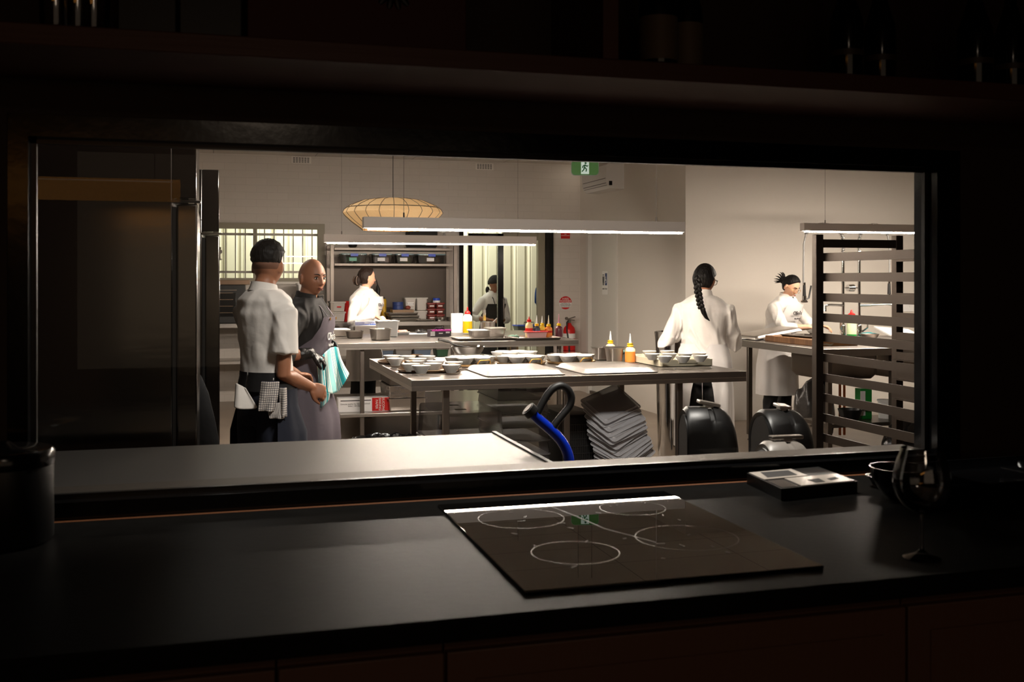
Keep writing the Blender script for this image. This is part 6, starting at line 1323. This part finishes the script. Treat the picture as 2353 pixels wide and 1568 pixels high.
# under the sink bench
zu = .3005
def ub(px, py, Y): return PY(px, py, Y)
q = ub(1984, 905, 7.62); t = thing('green_carton', 'green detergent carton with a white label under the sink bench', 'box', (q.x, 7.62, zu)); h_ = PY(1984, 893, 7.6).z-zu; m = MB(); m.bx(-.055, .055, -.04, .04, 0, h_, .003); m.obj('carton', 'green', t); m = MB(); m.bx(-.056, -.01, -.042, -.039, .03, h_-.02); m.obj('label', 'paperw', t, False)
q = ub(2031, 900, 7.62); t = thing('white_bucket', 'white lidded bucket under the sink bench near the rack', 'bucket', (q.x, 7.60, zu)); m = MB(); m.lathe([(.001, 0), (.055, 0), (.06, .14), (.068, .141), (.068, .155), (.001, .157)], n=28); m.obj('bucket_body', 'whiteplastic', t)
q = ub(1950, 905, 7.6); t = thing('black_pan', 'black pan with dark edge under the sink bench', 'pan', (q.x+.0, 7.58, zu)); m = MB(); m.lathe([(.001, 0), (.07, 0), (.10, .09), (.097, .09), (.066, .005), (.001, .005)], n=32); m.tube([(.09, 0, .08), (.16, -.06, .095)], .01, 8); m.obj('pan_body', 'black', t)
for k, (px, lb) in enumerate(((1930, 'left copper pipe under the sink bench'), (1940, 'right copper pipe under the sink bench'))):
    q = ub(px, 900, 8.5); o = MB().tube([(0, 0, .0), (0, 0, .62)], .012, 12).obj('copper_pipe', 'copper', None, loc=(q.x, 8.5, .02)); tag(o, lb, 'pipe')
lump('black_bin_bag', 'shiny black bin bag lying on the floor under the sink bench', 'bag', (5.35, 6.98, 0.0), .34, .22, .34, 'binbag', 7, 0, 2.6)
lump('clear_waste_bag', 'translucent grey bag of waste behind the woman at the sink', 'bag', (PY(1855, 900, 8.7).x, 8.55, .0), .18, .16, .50, mat('grey_film_bag', (70,66,64), .25, bump=(12,.8)), 12, 0, 2.6)
t = thing('steel_lidded_pot', 'pale round pot lid on the floor behind the rack post', 'pot', (PY(1868, 950, 7.9).x, 7.9, 0)); m = MB(); m.lathe([(.001, 0), (.13, 0), (.13, .22), (.14, .225), (.13, .24), (.02, .26), (.001, .262)], n=32); m.obj('pot_body', 'steel', t)
t = thing('wall_socket', 'white power socket plate on the sink wall', 'socket', (PY(2083, 705, 9.8).x, 9.8, PY(2083, 705, 9.8).z)); m = MB(); m.bx(-.09, .09, -.008, 0, -.055, .055, .003); m.obj('plate', 'whiteplastic', t); m = MB(); m.bx(-.05, -.035, -.012, -.008, -.01, .01); m.bx(.035, .05, -.012, -.008, -.01, .01); m.obj('switch', 'whiteplastic', t)
# steel cover by the braided woman's left elbow
q = PY(1570, 800, 7.45); t = thing('steel_urn', 'tall curved dark steel pan beside the braided woman\'s left elbow', 'urn', (q.x+.03, 7.75, 0)); m = MB(); h_ = PY(1570, 762, 7.7).z; m.lathe([(.001, 0), (.10, .0), (.11, .4), (.12, h_-.12), (.13, h_), (.125, h_), (.11, h_-.1), (.001, h_-.1)], n=36); m.obj('urn_body', 'chrome', t)
# things outside the glass door
q = PY(1205, 720, 14.4); t = thing('yard_tub', 'grey tub with a blue rim and folded handle outside the glass door', 'tub', (q.x, 14.3, .72)); m = MB(); m.loft(pan_rings(.34, .26, .09, .02, .004, .02, .012)); m.obj('tub_body', mat('grey_green_plastic', (110,116,108), .5), t); m = MB(); m.tube([(x, y, .09) for x, y in rrect(.36, .28, .03)], .006, 6); m.obj('blue_rim', 'bluelid', t); m = MB(); m.tube([(-.07, -.12, .1), (-.07, -.12, .14), (.07, -.12, .14), (.07, -.12, .1)], .006, 6); m.obj('handle', 'black', t)
t2 = thing('yard_shelf', 'dark trolley outside the glass door under the grey tub', 'trolley', (q.x+.1, 14.3, -.04)); m = MB(); m.bx(-.35, .5, -.2, .2, .73, .755, .004); m.obj('trolley_top', 'steel_dark', t2); leg_parts(t2, [(-.32, -.17), (-.32, .17), (.47, -.17), (.47, .17)], .73)
q = PY(1240, 700, 13.7); lump('blue_jacket', 'blue jacket hanging outside at the right of the glass door', 'jacket', (q.x+.02, 13.7, PY(1240, 708, 13.7).z), .09, .08, .30, mat('blue_cloth', (40,74,130), .8), 4)

t = thing('coat_stand', 'grey coat stand outside carrying the blue jacket', 'coat stand', (q.x+.02, 13.78, -.04)); m = MB(); m.lathe([(.14, 0), (.14, .02), (.02, .03)], n=24); m.tube([(0, 0, .02), (0, 0, 1.55)], .014, 10); m.obj('pole', 'steel_dark', t)

for a_, b2_, m_, lb in ((868, 904, mat('blue_grey_tub', (96,110,130), .5), 'blue-grey tub on the shelf under the back bench, furthest left'), (908, 946, 'frost', 'frosted tub under the back bench beside the blue-grey tub'), (950, 990, mat('blue_grey_tub', (96,110,130), .5), 'blue-grey tub on the shelf under the back bench, middle one'), (1002, 1030, mat('dark_green_tub', (50,84,60), .5), 'dark green tub at the right end of the shelf under the back bench')):
    xa, xb = PY(a_, 800, 12.4).x, PY(b2_, 800, 12.4).x; tub(lb, ((xa+xb)/2, 12.5, .531), xb-xa, .26, .09, m_, 'steel_mid', name='shelf_tub')
q = PY(1162, 800, 13.6); t = thing('yellow_crate', 'yellow crate on the ground outside the glass door', 'crate', (q.x+.04, 14.45, -.04)); m = MB(); m.loft(pan_rings(.20, .3, .62, .02, .004, .01, .01)); m.obj('crate_body', mat('bright_yellow_crate', (220,206,30), .5), t)
q = PY(1190, 800, 13.6); t = thing('cardboard_box', 'brown cardboard box outside beside the yellow crate', 'box', (q.x+.19, 14.78, -.04)); m = MB(); m.bx(-.12, .12, -.15, .15, 0, .62, .004); m.obj('carton', 'cardboard', t)
